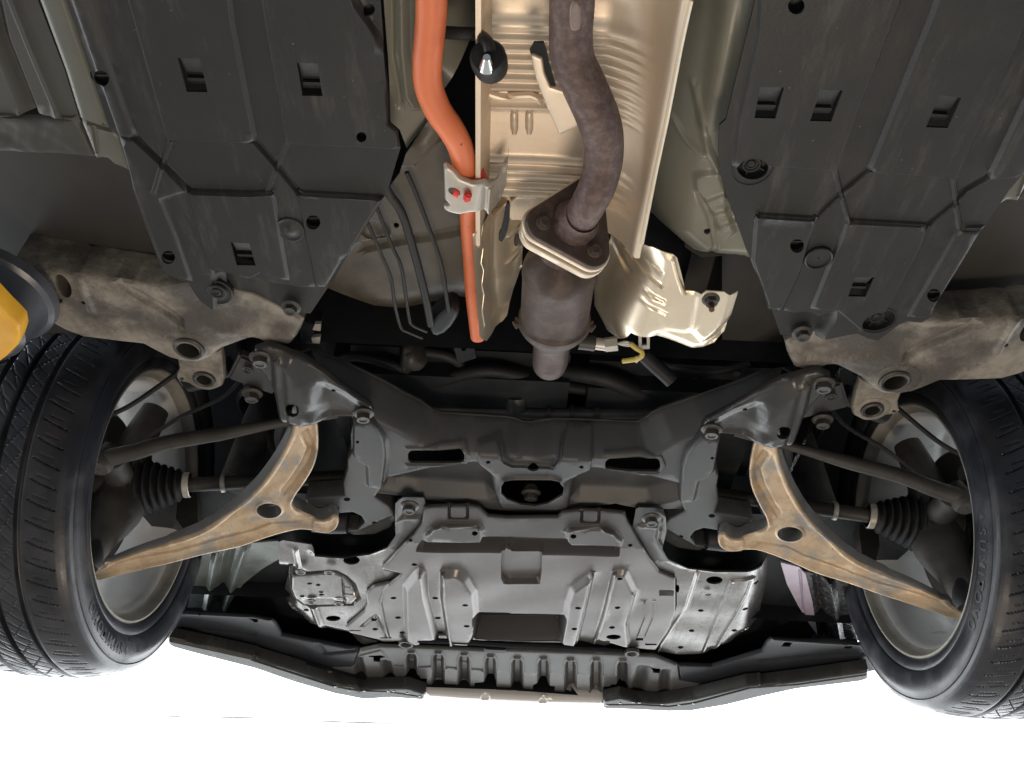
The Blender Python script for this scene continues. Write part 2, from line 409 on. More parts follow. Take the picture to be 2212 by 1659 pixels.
def lathe_mesh(name, o, axis, prof, seg=32, a0=0, a1=math.tau, ang=35, u=None):
    o = Vector(o); axis = Vector(axis).normalized()
    if u is None: u, w = frame_of(axis)
    else: u = Vector(u); u = (u - axis * u.dot(axis)).normalized(); w = axis.cross(u)
    full = abs(a1 - a0 - math.tau) < 1e-6; n = seg if full else seg + 1
    V = []; F = []
    for (r, s) in prof:
        for k in range(n):
            a = a0 + (a1 - a0) * k / seg; V.append(o + axis * s + (u * math.cos(a) + w * math.sin(a)) * r)
    for i in range(len(prof) - 1):
        for k in range(seg):
            k2 = (k + 1) % n if full else k + 1
            F.append((i * n + k, i * n + k2, (i + 1) * n + k2, (i + 1) * n + k))
    bm = bmesh.new(); bv = [bm.verts.new(v) for v in V]
    for f in F:
        bm.faces.new([bv[i] for i in f])
    bmesh.ops.remove_doubles(bm, verts=bm.verts[:], dist=1e-6)
    return from_bm(name, bm, ang)
def lathe(name, parent, mat, o, axis, prof, label=None, **k): return link(name, lathe_mesh(name, o, axis, prof, **k), mat, parent, label)
def box_mesh(name, corners8, bev=.002):
    bm = bmesh.new(); v = [bm.verts.new(c) for c in corners8]
    for f in ((0, 1, 2, 3), (7, 6, 5, 4), (0, 4, 5, 1), (1, 5, 6, 2), (2, 6, 7, 3), (3, 7, 4, 0)): bm.faces.new([v[i] for i in f])
    if bev: bmesh.ops.bevel(bm, geom=bm.edges[:], offset=bev, segments=2, affect='EDGES')
    return from_bm(name, bm)
def box(name, parent, mat, c, size, bev=.002, rot=None, label=None):
    hx, hy, hz = [s / 2 for s in size]; c = Vector(c); q = rot.to_matrix() if rot else Matrix.Identity(3)
    cs = [c + q @ Vector(p) for p in ((-hx, -hy, -hz), (hx, -hy, -hz), (hx, hy, -hz), (-hx, hy, -hz), (-hx, -hy, hz), (hx, -hy, hz), (hx, hy, hz), (-hx, hy, hz))]
    return link(name, box_mesh(name, cs, bev), mat, parent, label)
# --- small hardware, one shared mesh per kind
def bolt_mesh():
    bm = bmesh.new()
    def rg(r, z, hexa):
        o = []
        for k in range(24):
            a = k * math.tau / 24; rr = r * .9 / math.cos((a % (math.pi / 3)) - math.pi / 6) if hexa else r
            o.append(bm.verts.new((rr * math.cos(a), rr * math.sin(a), z)))
        return o
    rs = [rg(1.45, .1, 0), rg(1.45, -.1, 0), rg(1.3, -.22, 0), rg(.98, -.3, 0), rg(.95, -.32, 1), rg(.95, -1.0, 1), rg(.86, -1.12, 0), rg(.55, -1.12, 0), rg(.5, -1.02, 0), rg(.1, -1.0, 0)]
    for a, b in zip(rs[:-1], rs[1:]):
        for k in range(24): bm.faces.new((a[k], b[k], b[(k + 1) % 24], a[(k + 1) % 24]))
    bm.faces.new(rs[-1]); return from_bm('bolt', bm, 30)
def clip_mesh():   # plastic push clip in a dished seat
    return lathe_mesh('push_clip', (0, 0, 0), (0, 0, 1), [(1.0, .12), (1.0, -.05), (.9, -.16), (.72, -.16), (.62, -.02), (.5, .0), (.44, -.14), (.32, -.2), (.3, -.12), (0.001, -.1)], seg=28)
def cap_mesh():
    return lathe_mesh('cap', (0, 0, 0), (0, 0, 1), [(1.0, .15), (1.0, -.08), (.93, -.14), (.86, -.08), (.8, -.06), (.45, -.12), (.3, -.22), (.14, -.28), (.001, -.29)], seg=28)
HW = {'bolt': bolt_mesh(), 'push_clip': clip_mesh(), 'cap': cap_mesh()}
HWM = {}
def hw(kind, parent, mat, p, r, axis=(0, 0, -1), rot=0, name=None, label=None):
    key = (kind, mat)
    if key not in HWM:
        m = HW[kind].copy(); m.materials.append(MATS[mat]); HWM[key] = m
    o = bpy.data.objects.new(name or kind, HWM[key]); col.objects.link(o)
    q = Vector((0, 0, -1)).rotation_difference(Vector(axis).normalized())
    M = Matrix.Translation(Vector(p)) @ q.to_matrix().to_4x4() @ Matrix.Rotation(rot, 4, 'Z') @ Matrix.Scale(r, 4)
    o.parent = parent
    if parent.name in ROOTS: o.matrix_parent_inverse = Matrix.Translation(-Vector(ROOTS[parent.name]))
    o.matrix_basis = M
    if label: o['label'] = label
    return o

# ================================================================== the setting
gr = link('ground', mesh('ground', [(-60, -60, -1.25), (60, -60, -1.25), (60, 60, -1.25), (-60, 60, -1.25)], [(0, 1, 2, 3)]), 'concrete'); tag(gr, kind='structure')

sv = []; 
for k in range(41):
    a = R_(-105 + 180 * k / 40); sv += [(5.5 * math.sin(a), .6 + 5.5 * math.cos(a), -1.246), (5.5 * math.sin(a), .6 + 5.5 * math.cos(a), 5.5)]
sky = link('sky', mesh('sky', sv, [(2 * k, 2 * k + 1, 2 * k + 3, 2 * k + 2) for k in range(40)]), 'daylight'); tag(sky, kind='structure')

# ================================================================== the car
car = empty('car', (0, 1.2, .46)); ROOTS['car'] = (0, 1.2, .46)
tag(car, 'raised car seen from below, with front suspension, exhaust, orange cable and dark underbody covers', 'car')

# ---- body shell above everything (floor, tunnel, engine bay roof, wheel arches)
sheet('floor_pan', car, 'arch_dark', [(-300, -700), (640, -700), (640, 300), (560, 600), (520, 720), (-300, 720)], .815, .004, fine=.03, coarse=1, label='dull floor pan left of the tunnel')
sheet('floor_pan', car, 'arch_dark', [(1560, -700), (2600, -700), (2600, 760), (1560, 740)], .835, .004, fine=.03, coarse=1, label='dull floor pan right of the tunnel')
for sx in (-1, 1):
    link('upper_floor', box_mesh('upper_floor', [(sx * x, y, z) for z in (.90, .905) for x, y in ((.2, -.6), (.80, -.6), (.80, .86), (.2, .86))], 0), 'arch_dark', car)
# tunnel roof
def loft(name, parent, mat, secs, th=.0015, label=None, ang=40, smoothn=0):
    """secs: list of cross-sections, each a list of 3D points (same count)."""
    n = len(secs[0]); V = []; F = []
    for s in secs: V += [Vector(p) for p in s]
    for i in range(len(secs) - 1):
        for k in range(n - 1): F.append((i * n + k, i * n + k + 1, (i + 1) * n + k + 1, (i + 1) * n + k))
    bm = bmesh.new(); bv = [bm.verts.new(v) for v in V]
    for f in F: bm.faces.new([bv[i] for i in f])
    if th:
        bm.normal_update()
        bmesh.ops.solidify(bm, geom=bm.faces[:], thickness=th)
    return link(name, from_bm(name, bm, ang), mat, parent, label)
def arch(x0, x1, z0, z1, p=3.0, n=28):
    o = []
    for k in range(n + 1):
        a = math.pi * k / n; c, s = math.cos(a), math.sin(a)
        o.append(((x0 + x1) / 2 - (x1 - x0) / 2 * math.copysign(abs(c) ** (2 / p), c), z0 + (z1 - z0) * abs(s) ** (2 / p)))
    return o
loft('tunnel', car, 'plastic_dark', [[(x, y, z) for x, z in arch(-.24, .24, .85, .97)] for y in (-.4, .85)], th=0, label='dark transmission tunnel above the exhaust')
# engine bay: dark upper cover and side walls
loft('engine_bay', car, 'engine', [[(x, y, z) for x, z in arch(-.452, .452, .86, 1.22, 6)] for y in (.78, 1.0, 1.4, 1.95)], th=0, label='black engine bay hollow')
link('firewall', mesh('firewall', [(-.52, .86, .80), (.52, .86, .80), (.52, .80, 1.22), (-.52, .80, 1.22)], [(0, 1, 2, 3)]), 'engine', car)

# ---- rocker (left edge of the picture) 
sheet('rocker_panel', car, 'paint_rocker', t('A', [(-700, -300), (330, -300), (330, 0), (560, 600), (700, 1050), (640, 1040), (500, 1010), (280, 990), (0, 1010), (-700, 1030)]), .785, .004,
      feats=[('rib', t('A', [(60, -200), (100, 0), (250, 380), (510, 1000)]), .010, -.003), ('rib', t('A', [(-100, -100), (0, 330), (270, 1000)]), .022, .012, .9), ('rib', t('A', [(-50, 1000), (700, 1030)]), .006, -.003)], fine=.005, mirror='both', label=('grey painted rocker panel with long pressed lines', 'grey painted rocker panel at the right edge'))
sheet('sill_strip', car, 'paint_sill', t('A', [(250, -300), (330, 0), (560, 620), (690, 1040), (830, 1390), (930, 1390), (985, 1440), (1150, 1510), (1040, 1190), (950, 1110), (570, 0), (480, -300)]), .772, .006,
      feats=[('edge', .008, .004), ('rib', t('A', [(820, 1120), (860, 1390)]), .006, .003), ('rib', t('A', [(700, 1050), (950, 1130)]), .006, .004)], fine=.004, mirror='both', label=('pale sage painted strip beside the left undercover', 'pale sage painted strip beside the right undercover'))
sheet('floor_crossmember', car, 'paint_rocker', t('A', [(-700, 1040), (0, 1010), (500, 1020), (690, 1050), (840, 1390), (600, 1365), (300, 1345), (0, 1340), (-700, 1345)]), .79, .02,
      feats=[('noise', .0012, 160), ('edge', .008, .006), ('noise', .0008, 420)], fine=.005, mirror='both', label=('chipped cross rail at the left floor edge', 'chipped cross rail at the right floor edge'))

# ---- black plastic undercovers
def louvre(parent, q, z, d=.0055):
    """pressed louvre under an opening: a ramp rising from the rear lip and one bar across the mouth"""
    a, b, c, e = [at(*p, z) for p in q]   # rear-left, rear-right, front-right, front-left
    m1, m2 = a.lerp(e, .56) + Vector((0, 0, d)), b.lerp(c, .56) + Vector((0, 0, d))
    w = Vector((0, 0, .002))
    me = mesh('louvre', [a, b, m2, m1, a + w, b + w, m2 + w, m1 + w], [(3, 2, 1, 0), (4, 5, 6, 7), (0, 1, 5, 4), (1, 2, 6, 5), (2, 3, 7, 6), (3, 0, 4, 7)])
    lo = link('louvre', me, 'plastic', parent)
    h1, h2 = Vector((0, 0, .0095)), Vector((0, 0, .0115)); g = [a.lerp(b, -.1), b.lerp(a, -.1), c.lerp(e, -.1), e.lerp(c, -.1)]
    link('louvre_shade', mesh('louvre_shade', [p + h1 for p in g] + [p + h2 for p in g], [(3, 2, 1, 0), (4, 5, 6, 7), (0, 1, 5, 4), (1, 2, 6, 5), (2, 3, 7, 6), (3, 0, 4, 7)]), 'engine', lo)  # added dark plate, stands in for the shade behind the louvre mouth
    p1, p2 = a.lerp(e, .77) + Vector((0, 0, .004)), b.lerp(c, .77) + Vector((0, 0, .004))
    dy = Vector((0, .0016, 0)); dz = Vector((0, 0, .003))
    link('louvre_bar', box_mesh('louvre_bar', [p1 - dy, p2 - dy, p2 + dy, p1 + dy, p1 - dy + dz, p2 - dy + dz, p2 + dy + dz, p1 + dy + dz], 0), 'plastic', parent)
def hole_shade(parent, c, r, z):
    p = at(*c, z + .0035); lathe('hole_shade', parent, 'engine', p, (0, 0, 1), [(r, 0), (r * .98, .007), (.0005, .0075)], seg=20)  # added dark cup that paints the shade inside the hole
def slot_bar(parent, c, rpx, z):
    hole_shade(parent, c, rpx * .00062, z)
    p1, p2 = at(c[0] - rpx, c[1], z) + Vector((0, 0, .003)), at(c[0] + rpx, c[1] + .6, z) + Vector((0, 0, .003))
    dy = Vector((0, .0011, 0)); dz = Vector((0, 0, .002))
    link('slot_bar', box_mesh('slot_bar', [p1 - dy, p2 - dy, p2 + dy, p1 + dy, p1 - dy + dz, p2 - dy + dz, p2 + dy + dz, p1 + dy + dz], 0), 'plastic', parent)

ZP = .745
LP = t('A', [(430, -400), (575, 0), (770, 560), (950, 1110), (1040, 1190), (1145, 1510)]) + t('E', [(1150, 0), (1300, 400), (1390, 640), (1440, 720), (1560, 775), (1640, 800), (1690, 890), (1750, 970), (1850, 1040), (1980, 1010), (2060, 950), (2212, 1035)]) + \
     t('F', [(150, 1075), (290, 1130), (470, 1150), (600, 960), (700, 800), (960, 330), (1160, 20)]) + t('B', [(1275, 1290), (1250, 1120), (1170, 1060), (1160, 800), (1130, 400), (1100, 0), (1060, -400)])
Lv = [t('A', [(1560, 482), (1752, 490), (1820, 780), (1640, 775)]), t('B', [(382, 525), (560, 530), (605, 815), (430, 810)]), t('E', [(2015, 430), (2180, 440), (2235, 632), (2070, 628)])]
Lh = [(t('A', [(890, 670)])[0], 18), (t('E', [(1475, 562)])[0], 14.5), (t('F', [(522, 255)])[0], 15.5)]
Lhole = [(t('B', [(1005, 82)])[0], 12), (t('B', [(942, 1172)])[0], 11)]
lf = [('plate', t('A', [(1100, -400), (1130, 0), (1300, 600), (1465, 1205), (2212, 1235)]) + t('B', [(20, 1235), (-60, 830), (-180, 200), (-250, -400)]), -.005, .0036),
      ('plate', t('B', [(20, -400), (70, 0), (180, 640), (295, 1235), (1270, 1285), (1245, 1120), (1165, 1060), (1150, 400), (1095, 300), (880, 0), (760, -400)]), -.005, .0036),
      ('rib', t('B', [(760, -300), (890, 0), (1080, 390)]), .010, -.004),
      ('plate', t('E', [(1635, 0), (1760, 440), (1875, 740), (2100, 800)]) + t('F', [(60, 700), (300, 775), (170, 20), (0, 15)]) , -.0045, .0036),
      ('plate', t('F', [(385, 20), (460, 400), (545, 830), (660, 800), (1120, 50)]), -.0045, .0036),
      ('plate', t('A', [(500, -400), (640, 0), (950, 900), (1050, 1180), (1190, 1190), (1090, 950), (770, 0), (650, -400)]), -.004, .0036),
      ('plate', t('A', [(1060, 1210), (1190, 1200), (1640, 1650)]) + t('E', [(1400, 60), (1540, 400), (1670, 780), (1560, 740), (1400, 600), (1330, 400), (1180, 0)]), -.004, .0036),
      ('rib', t('A', [(1190, 1195), (1420, 1410), (1640, 1650)]), 0.009, .0045), ('rib', t('A', [(1490, 1215), (1420, 1410), (1350, 1650)]), .006, -.003),
      ('rib', t('B', [(20, 1235), (205, 1450), (380, 1659)]), .009, .0045), ('rib', t('B', [(295, 1240), (205, 1450), (120, 1659)]), .006, -.003),
      ('rib', t('F', [(390, 12), (1110, 50)]), .006, -.003), ('rib', t('E', [(1640, 0), (2212, 15)]) + t('F', [(160, 10)]), .006, -.003),
      ('plate', t('F', [(95, 830), (300, 850), (420, 870), (640, 870), (800, 600), (900, 1200), (300, 1300), (-300, 1100), (-330, 700), (-100, 760), (40, 800)]), .016, .014),
      ('noise', .0003, 90)]
panL = sheet('undercover', car, 'plastic', LP, ZP, .003, [q for q in Lv] + [ell(*c, r) for c, r in Lh] + [ell(*c, r) for c, r in Lhole], lf, fine=.004, coarse=5, label='left black plastic undercover with louvres and cross grooves')
for q in Lv: louvre(panL, q, ZP - .004)
for c, r in Lh: slot_bar(panL, c, r, ZP)
for c, r in Lhole: hole_shade(panL, c, r * .00058, ZP)
hw('cap', panL, 'plastic', at(*t('F', [(320, 335)])[0], ZP), .0165)
hw('cap', panL, 'plastic', at(*t('E', [(1890, 880)])[0], ZP + .006), .020, name='push_clip')
hw('push_clip', panL, 'plastic', at(*t('E', [(1890, 880)])[0], ZP), .0115)
hw('bolt', panL, 'zinc_dark', at(*t('F', [(325, 1015)])[0], ZP + .008), .0085)
hw('push_clip', panL, 'plastic', at(*t('F', [(200, 575)])[0], ZP), .004)

RP = t('C', [(2260, -400), (2155, 0), (1900, 1040), (1845, 1090), (1835, 1250), (1840, 1450)]) + t('G', [(1880, 0), (1960, 190), (2150, 700)]) + \
     t('H', [(0, 830), (50, 1020), (95, 1090), (180, 1330), (330, 1345), (470, 1320), (830, 1245), (915, 1285), (1010, 1310), (1100, 1240), (1195, 1170), (1270, 1140), (1390, 1150), (1470, 1105), (1480, 1020), (1510, 1000), (1700, 690), (1900, 350), (1950, 300), (2150, 0)]) + t('D', [(2500, 1250), (2900, 700), (3300, -400)])
Rv = [[(1640, 182), (1692, 183), (1673, 250), (1628, 249)], t('D', [(500, 758), (695, 762), (595, 1035), (410, 1030)]), t('D', [(1535, 800), (1722, 830), (1605, 1092), (1418, 1085)]), t('H', [(800, 735), (975, 735), (895, 905), (745, 900)])]
Rh = [(t('H', [(300, 460)])[0], 15), (t('H', [(1490, 895)])[0], 14.5)]
Rhole = [(t('D', [(290, 30)])[0], 18)]
rf = [('plate', t('D', [(0, -400), (-40, 300), (-200, 1000), (-250, 1430), (130, 1440), (635, 1470), (900, 790), (1200, 0), (1330, -400)]), -.005, .0036),
      ('plate', t('D', [(1640, -400), (1480, 100), (1200, 800), (925, 1480), (1680, 1540), (1990, 860), (2212, 400), (2500, -400)]), -.005, .0036),
      ('plate', t('D', [(2212, 1020), (1970, 1530), (1990, 1560), (2300, 1500), (2900, 500), (2700, 0)]), -.005, .0036),
      ('plate', t('H', [(-50, 210), (460, 245), (330, 700), (170, 1040), (60, 1000), (-80, 600)]), -.0045, .0036),
      ('plate', t('H', [(755, 260), (1430, 305), (1370, 480), (1150, 900), (1000, 1180), (860, 1200), (660, 1030), (430, 1020), (600, 600)]), -.0045, .0036),
      ('plate', t('H', [(1700, 340), (1900, 335), (1490, 1010), (1470, 1090), (1270, 1090), (1420, 830)]), -.004, .0036),
      ('rib', t('D', [(920, 1480), (700, 1659)]) + t('H', [(680, 30), (470, 230)]), .009, .0045), ('rib', t('D', [(635, 1475), (680, 1659)]) + t('H', [(690, 40), (750, 255)]), .006, -.003),
      ('rib', t('D', [(1965, 1540), (1760, 1659)]) + t('H', [(1690, 100), (1440, 300)]), .009, .0045), ('rib', t('D', [(1665, 1545), (1680, 1659)]) + t('H', [(1690, 90), (1720, 320), (1900, 320)]), .006, -.003),
      ('rib', t('H', [(-40, 205), (460, 238)]), .006, -.003), ('rib', t('H', [(755, 255), (1430, 295)]), .006, -.003),
      ('plate', t('H', [(90, 1060), (280, 1090), (390, 1080), (520, 1130), (620, 1070), (600, 1150), (520, 1260), (440, 1500), (100, 1500), (-60, 1060)]), .015, .012),
      ('noise', .0003, 90)]
cl1, cl2 = t('H', [(1015, 1130)])[0], (1626, 362)
panR = sheet('undercover', car, 'plastic', RP, ZP, .003, [q for q in Rv] + [ell(*c, r) for c, r in Rh + Rhole] + [ell(*cl1, 38, 21, a=-.25), ell(*cl2, 34, 26)], rf, fine=.004, coarse=5, label='right black plastic undercover with four louvres')
for q in Rv: louvre(panR, q, ZP - .004)
for c, r in Rh: slot_bar(panR, c, r, ZP)
for c, r in Rhole: hole_shade(panR, c, r * .00058, ZP)
for c, r in ((cl1, .021), (cl2, .021)):
    p = at(*c, ZP); lathe('clip_seat', panR, 'plastic', p, (0, 0, 1), [(r, -.001), (r * .95, .008), (r * .8, .012), (.001, .013)], seg=28)
    hw('push_clip', panR, 'plastic', p + Vector((0, .001, .008)), .0105)
    for k in range(5):
        a = k * math.tau / 5 + .5
        tube('clip_rib', panR, 'plastic', [p + Vector((math.cos(a) * .009, math.sin(a) * .009, .009)), p + Vector((math.cos(a) * .019, math.sin(a) * .019, .008))], .0012, sub=1, seg=6)
lathe('cap_ring', panR, 'plastic', at(*t('H', [(490, 575)])[0], ZP), (0, 0, 1), [(.0155, .004), (.0155, -.004), (.0145, -.005), (.0135, -.004), (.0133, -.0025), (.001, -.0025)], seg=32)
hw('bolt', panR, 'zinc_dark', at(*t('H', [(350, 1240)])[0], ZP + .008), .0088)

# ---- body floor seen between covers and tunnel
sheet('inner_floor', car, 'paint_floor', t('B', [(1270, 1500), (1330, 1290), (1560, 1000), (1700, 1100), (1760, 1400), (1800, 1659)]) + t('F', [(1800, 0), (1850, 500), (1880, 900), (1800, 1150), (1300, 1240), (1000, 1210), (700, 1100), (500, 1020), (700, 700), (1000, 200)]), tiltplane(.80, .6, .10), .003,
      feats=[('rib', t('F', [(950, 500), (1250, 440), (1560, 400), (1800, 350)]), .02, .006), ('dome', t('F', [(1050, 340)])[0], .02, .01), ('roll', t('F', [(500, 1020), (700, 1100), (1000, 1210), (1300, 1240), (1800, 1150)]), .08, .05), ('noise', .003, 30), ('rib', t('B', [(1330, 1350), (1500, 1200)]), .03, -.01)],
      holes=[ell(*t('F', [(1240, 300)])[0], 6)], fine=.005, label='tan painted floor behind the brake lines')
sheet('tunnel_side', car, 'paint_sage', t('C', [(1560, -400), (1620, 0), (1560, 250), (1470, 700), (1330, 1400), (1280, 1659)]) + t('G', [(1270, 0), (1200, 460), (1500, 560), (1560, 780), (1700, 820), (1990, 830), (2110, 760), (2140, 690), (1960, 190), (1880, 0)]) + t('C', [(1840, 1450), (1835, 1250), (1850, 1080), (1905, 1040), (2160, 0), (2260, -400)]), tiltplane(.80, .6, .02, -.06), .003,
      feats=[('roll', t('C', [(1560, -400), (1600, 0), (1540, 250), (1450, 700), (1310, 1400), (1260, 1659)]) + t('G', [(1200, 460), (1400, 640), (1560, 760), (2000, 800)]), .055, .07, 1.8), ('rib', t('C', [(1960, -300), (1880, 300), (1790, 850), (1740, 1100)]), .028, -.007, .9), ('rib', t('C', [(1400, 1200), (1550, 1300), (1700, 1350)]), .014, -.005, .9), ('rib', t('C', [(1630, 850), (1740, 1300), (1830, 1480)]), .012, -.006, .9),
             ('plate', t('C', [(1620, 1540), (1690, 1500), (1830, 1480), (1900, 1659)]) + t('G', [(1900, 150), (1980, 350), (1880, 430), (1800, 200), (1700, 60), (1640, 0)]), -.005, .006),
             ('rib', t('G', [(1660, 30), (1760, 230), (1810, 480), (1780, 620)]), .012, .004, 1.0), ('noise', .002, 30), ('rib', t('G', [(1500, 600), (1820, 640), (1970, 630)]), .012, .006),
             ('rib', t('G', [(1740, 80), (1880, 30)]), .013, -.004, 1.0), ('rib', t('G', [(1790, 200), (1930, 160)]), .013, -.004, 1.0), ('rib', t('G', [(1840, 310), (1970, 260)]), .013, -.004, 1.0)],
      holes=[ell(*t('G', [(1735, 355)])[0], 7.5, 6), ell(*t('G', [(1925, 697)])[0], 5, 4), ell(*t('G', [(1825, 670)])[0], 3.5, 3)], fine=.0025, coarse=7, label='sage painted floor right of the exhaust tunnel')
sheet('tunnel_side', car, 'paint_sage', t('B', [(1090, -400), (1130, 0), (1180, 700), (1190, 1060), (1270, 1130), (1330, 1290), (1560, 1000), (1640, 800), (1980, 300), (1950, -400)]), .80, .003,
      feats=[('roll', t('B', [(1950, -400), (1980, 300)]), .06, .09), ('rib', t('B', [(1290, -300), (1300, 400), (1340, 800), (1400, 900)]), .014, -.010, .9), ('rib', t('B', [(1190, -300), (1200, 500), (1270, 900)]), .012, .006, .9)], fine=.004, label='dark sage floor left of the orange cable')

# ---- exhaust tunnel heat shield (corrugated)
def tunnel_shield():
    secs = []; ys = np.concatenate([np.arange(.05, .33, .005), np.arange(.33, .635, .0015)])
    ribs = [(.38, .010), (.40, .007), (.413, .0036), (.4235, .0036), (.434, .0036), (.4445, .0036), (.455, .0036), (.4655, .0036), (.476, .0036), (.4865, .0034)]
    ribs = [(.352, .012)] + ribs[1:] + [(.552, .0036), (.563, .003), (.574, .0036), (.585, .003), (.597, .0034), (.30, .01), (.26, .01), (.2, .01)]
    for y in ys:
        k = min(1, max(0, (y - .34) / .27)); xl, xr = -.085, .101 - .002 * k
        zl, zr = .757, .745
        top = .815 - .012 * k
        pr = [(xl - .004, zl - .003), (xl, zl - .003), (xl + .001, zl + .01)]
        for s in np.linspace(0, 1, 8): pr.append((xl + .002 + .006 * s, zl + .012 + (top - zl - .012) * s ** .8))
        xk = xl + .125
        for s in np.linspace(.08, 1, 16): pr.append((xl + .008 + (xk - xl - .008) * s, top + .002 * math.sin(s * 3.14)))
        for s in np.linspace(.05, 1, 22):
            a = s * math.pi / 2; pr.append((xk + (xr - .007 - xk) * (math.sin(a) * .55 + s * .45), zr + .004 + (top - zr - .004) * (math.cos(a) * .6 + (1 - s) * .4)))
        pr += [(xr - .0055, zr + .002), (xr - .003, zr), (xr, zr), (xr + .0005, zr + .003)]
        h = sum(d * math.exp(-((y - y0) / w) ** 2) for y0, w in ribs for d in (.0062 if w < .008 else .009,))
        sec = []
        for i, (x, z) in enumerate(pr):
            g = 0 if i < 5 or i > len(pr) - 8 else 1
            g *= min(1, (len(pr) - 8 - i) / 14) if i > len(pr) - 22 else 1
            sec.append((x, y, z - h * g * (.9 if x < xk else 1.0)))
        secs.append(sec)
    o = loft('heat_shield', car, 'shield', secs, th=.0012, label='corrugated aluminium heat shield lining the exhaust tunnel', ang=50)
    # two short pressed pads and the seam
    return o
tsh = tunnel_shield()
sheet('shield_seam', tsh, 'shield', t('B', [(1990, 790), (2212, 860)]) + t('C', [(0, 830), (200, 820), (270, 850), (310, 920), (280, 930), (200, 880), (0, 890)]) + t('B', [(2080, 900), (2030, 860)]), .800, .003, feats=[('edge', .004, .003)], fine=.003)
for x in (60, 190):
    sheet('shield_pad', tsh, 'shield', t('C', [(x - 40, 970), (x + 30, 970), (x + 30, 1195), (x - 40, 1190)]), .802, .004, feats=[('edge', .006, .004)], fine=.002, soften=1)
tube('shield_edge', tsh, 'shield_clean', [at(1492, 0, .745), at(1470, 100, .745), at(1440, 258, .745), at(1414, 380, .745), at(1386, 525, .745)], .0028, seg=8, sub=2)
for k in range(6):
    hw('cap', tsh, 'shield', at(1436 - k * 4.5, 193 + 22 * k, .757) , .004, axis=(-.5, 0, -1), name='spot_weld')

# ---- exhaust pipe, flange, catalytic converter
pp = [at(1237, -260, .745), at(1237, -120, .743), at(1236, 0, .742), at(1233, 75, .742), at(1238, 130, .740), at(1262, 185, .737), at(1290, 250, .735), at(1303, 300, .735), at(1302, 355, .735), at(1289, 405, .728), at(1268, 446, .728), at(1250, 478, .738)]
exh = tube('exhaust_pipe', car, 'rust_pipe', pp, [.0205, .0205, .0202, .02, .0205, .021, .0212, .0205, .020, .0195, .0188, .0188], seg=32, sub=8, label='purple brown rusty exhaust pipe curving through the tunnel')
sheet('weld_scar', exh, 'rust_scar', t('C', [(540, 10), (640, 10), (635, 250), (585, 280), (535, 255)]), .7205, .004, feats=[('edge', .003, .0015)], fine=.0015, soften=1)
sheet('pipe_hanger_bracket', exh, 'shield', t('C', [(195, 480), (230, 480), (300, 510), (320, 640), (370, 760), (530, 800), (555, 860), (580, 960), (670, 1080), (450, 1180), (340, 940), (240, 680)]), .752, .004, feats=[('edge', .003, .002)], fine=.0014, coarse=4, label='tan steel tab welded to the exhaust pipe')
sheet('bracket_end', exh, 'plastic_dark', t('C', [(190, 440), (230, 375), (310, 372), (335, 440), (360, 560), (420, 770), (540, 800), (380, 775), (350, 750), (300, 520), (200, 485)]), .756, .004, fine=.003)
fl_c = at(1243, 480, .742); fl_n = Vector((-.25, .80, .54)).normalized()
def flange(name, mat, c, n, pts, th, holes=(), bev=.0015, label=None, roll=0):
    u = Vector((1, 0, 0)); u = (u - n * u.dot(n)).normalized(); v = n.cross(u) * -1
    if v.z < 0: v = -v
    if roll: q = Quaternion(n, roll); u, v = q @ u, q @ v
    pl = Plane(c, u, v, n)
    P, F, H = sheet_data(pl, pts, th, holes, [('edge', bev, bev)], fine=.0025, coarse=3, metric=True)
    if u.cross(v).dot(n) < 0: F = F[:, [0, 2, 1]]
    V, Fa = solid(pl, P, F, H, th); me = mesh(name, V, Fa)
    bm = bmesh.new(); bm.from_mesh(me); bmesh.ops.recalc_face_normals(bm, faces=bm.faces[:]); bm.to_mesh(me); bm.free(); smooth(me)
    return link(name, me, mat, exh, label), pl
def tri_pts(r, rc, a0, n=10, sq=(1, 1)):
    o = []
    for k in range(3):
        a = a0 + k * math.tau / 3; cx_, cy_ = r * math.cos(a), r * math.sin(a)
        for j in range(n + 1):
            b = a - math.pi / 3 + j * (math.tau / 3) / n; o.append(((cx_ + rc * math.cos(b)) * sq[0], (cy_ + rc * math.sin(b)) * sq[1]))
    return o
fo, fpl = flange('flange', 'rust_can', fl_c, fl_n, tri_pts(.036, .020, R_(-52)), .006)
flange('gasket_rim', 'shield', fl_c + fl_n * .007, fl_n, tri_pts(.0375, .0215, R_(-52)), .004, label='bright tan rim of the flange gasket')
flange('rear_flange', 'shield', fl_c + fl_n * .015 + Vector((0, .004, -.003)), fl_n, tri_pts(.0365, .021, R_(-52)), .010, label='tan second flange plate')
lathe('pipe_collar', exh, 'rust_pipe', fl_c - fl_n * .012, fl_n, [(.0188, -.012), (.0205, -.004), (.0225, .002), (.0255, .007), (.027, .0125)], seg=32)
for a in (-52, 68, 188):
    q = fpl.to3(.037 * math.cos(R_(a)), .037 * math.sin(R_(a)), -.001)
    hw('bolt', exh, 'rust_can', q, .0062, axis=-fl_n, rot=a)
cat_ax = Vector((.006, 1, .08)).normalized(); cat_o = at(1208, 586, .755) - cat_ax * .03
tube('exhaust_neck', exh, 'rust_pipe', [fl_c + fl_n * .022, fl_c.lerp(cat_o, .6) + Vector((0, .006, .004)), cat_o + cat_ax * .012], [.027, .027, .029], seg=28)
cat = lathe('catalytic_converter', car, 'rust_can', cat_o, cat_ax, [(.024, -.004), (.030, .002), (.037, .010), (.042, .018), (.0442, .026), (.0445, .034), (.0435, .040), (.0432, .108), (.0438, .112), (.0462, .115), (.0466, .122), (.0445, .127), (.037, .140), (.028, .153), (.0248, .162), (.0243, .18), (.024, .205)], seg=56, label='rusty catalytic converter can below the flange')
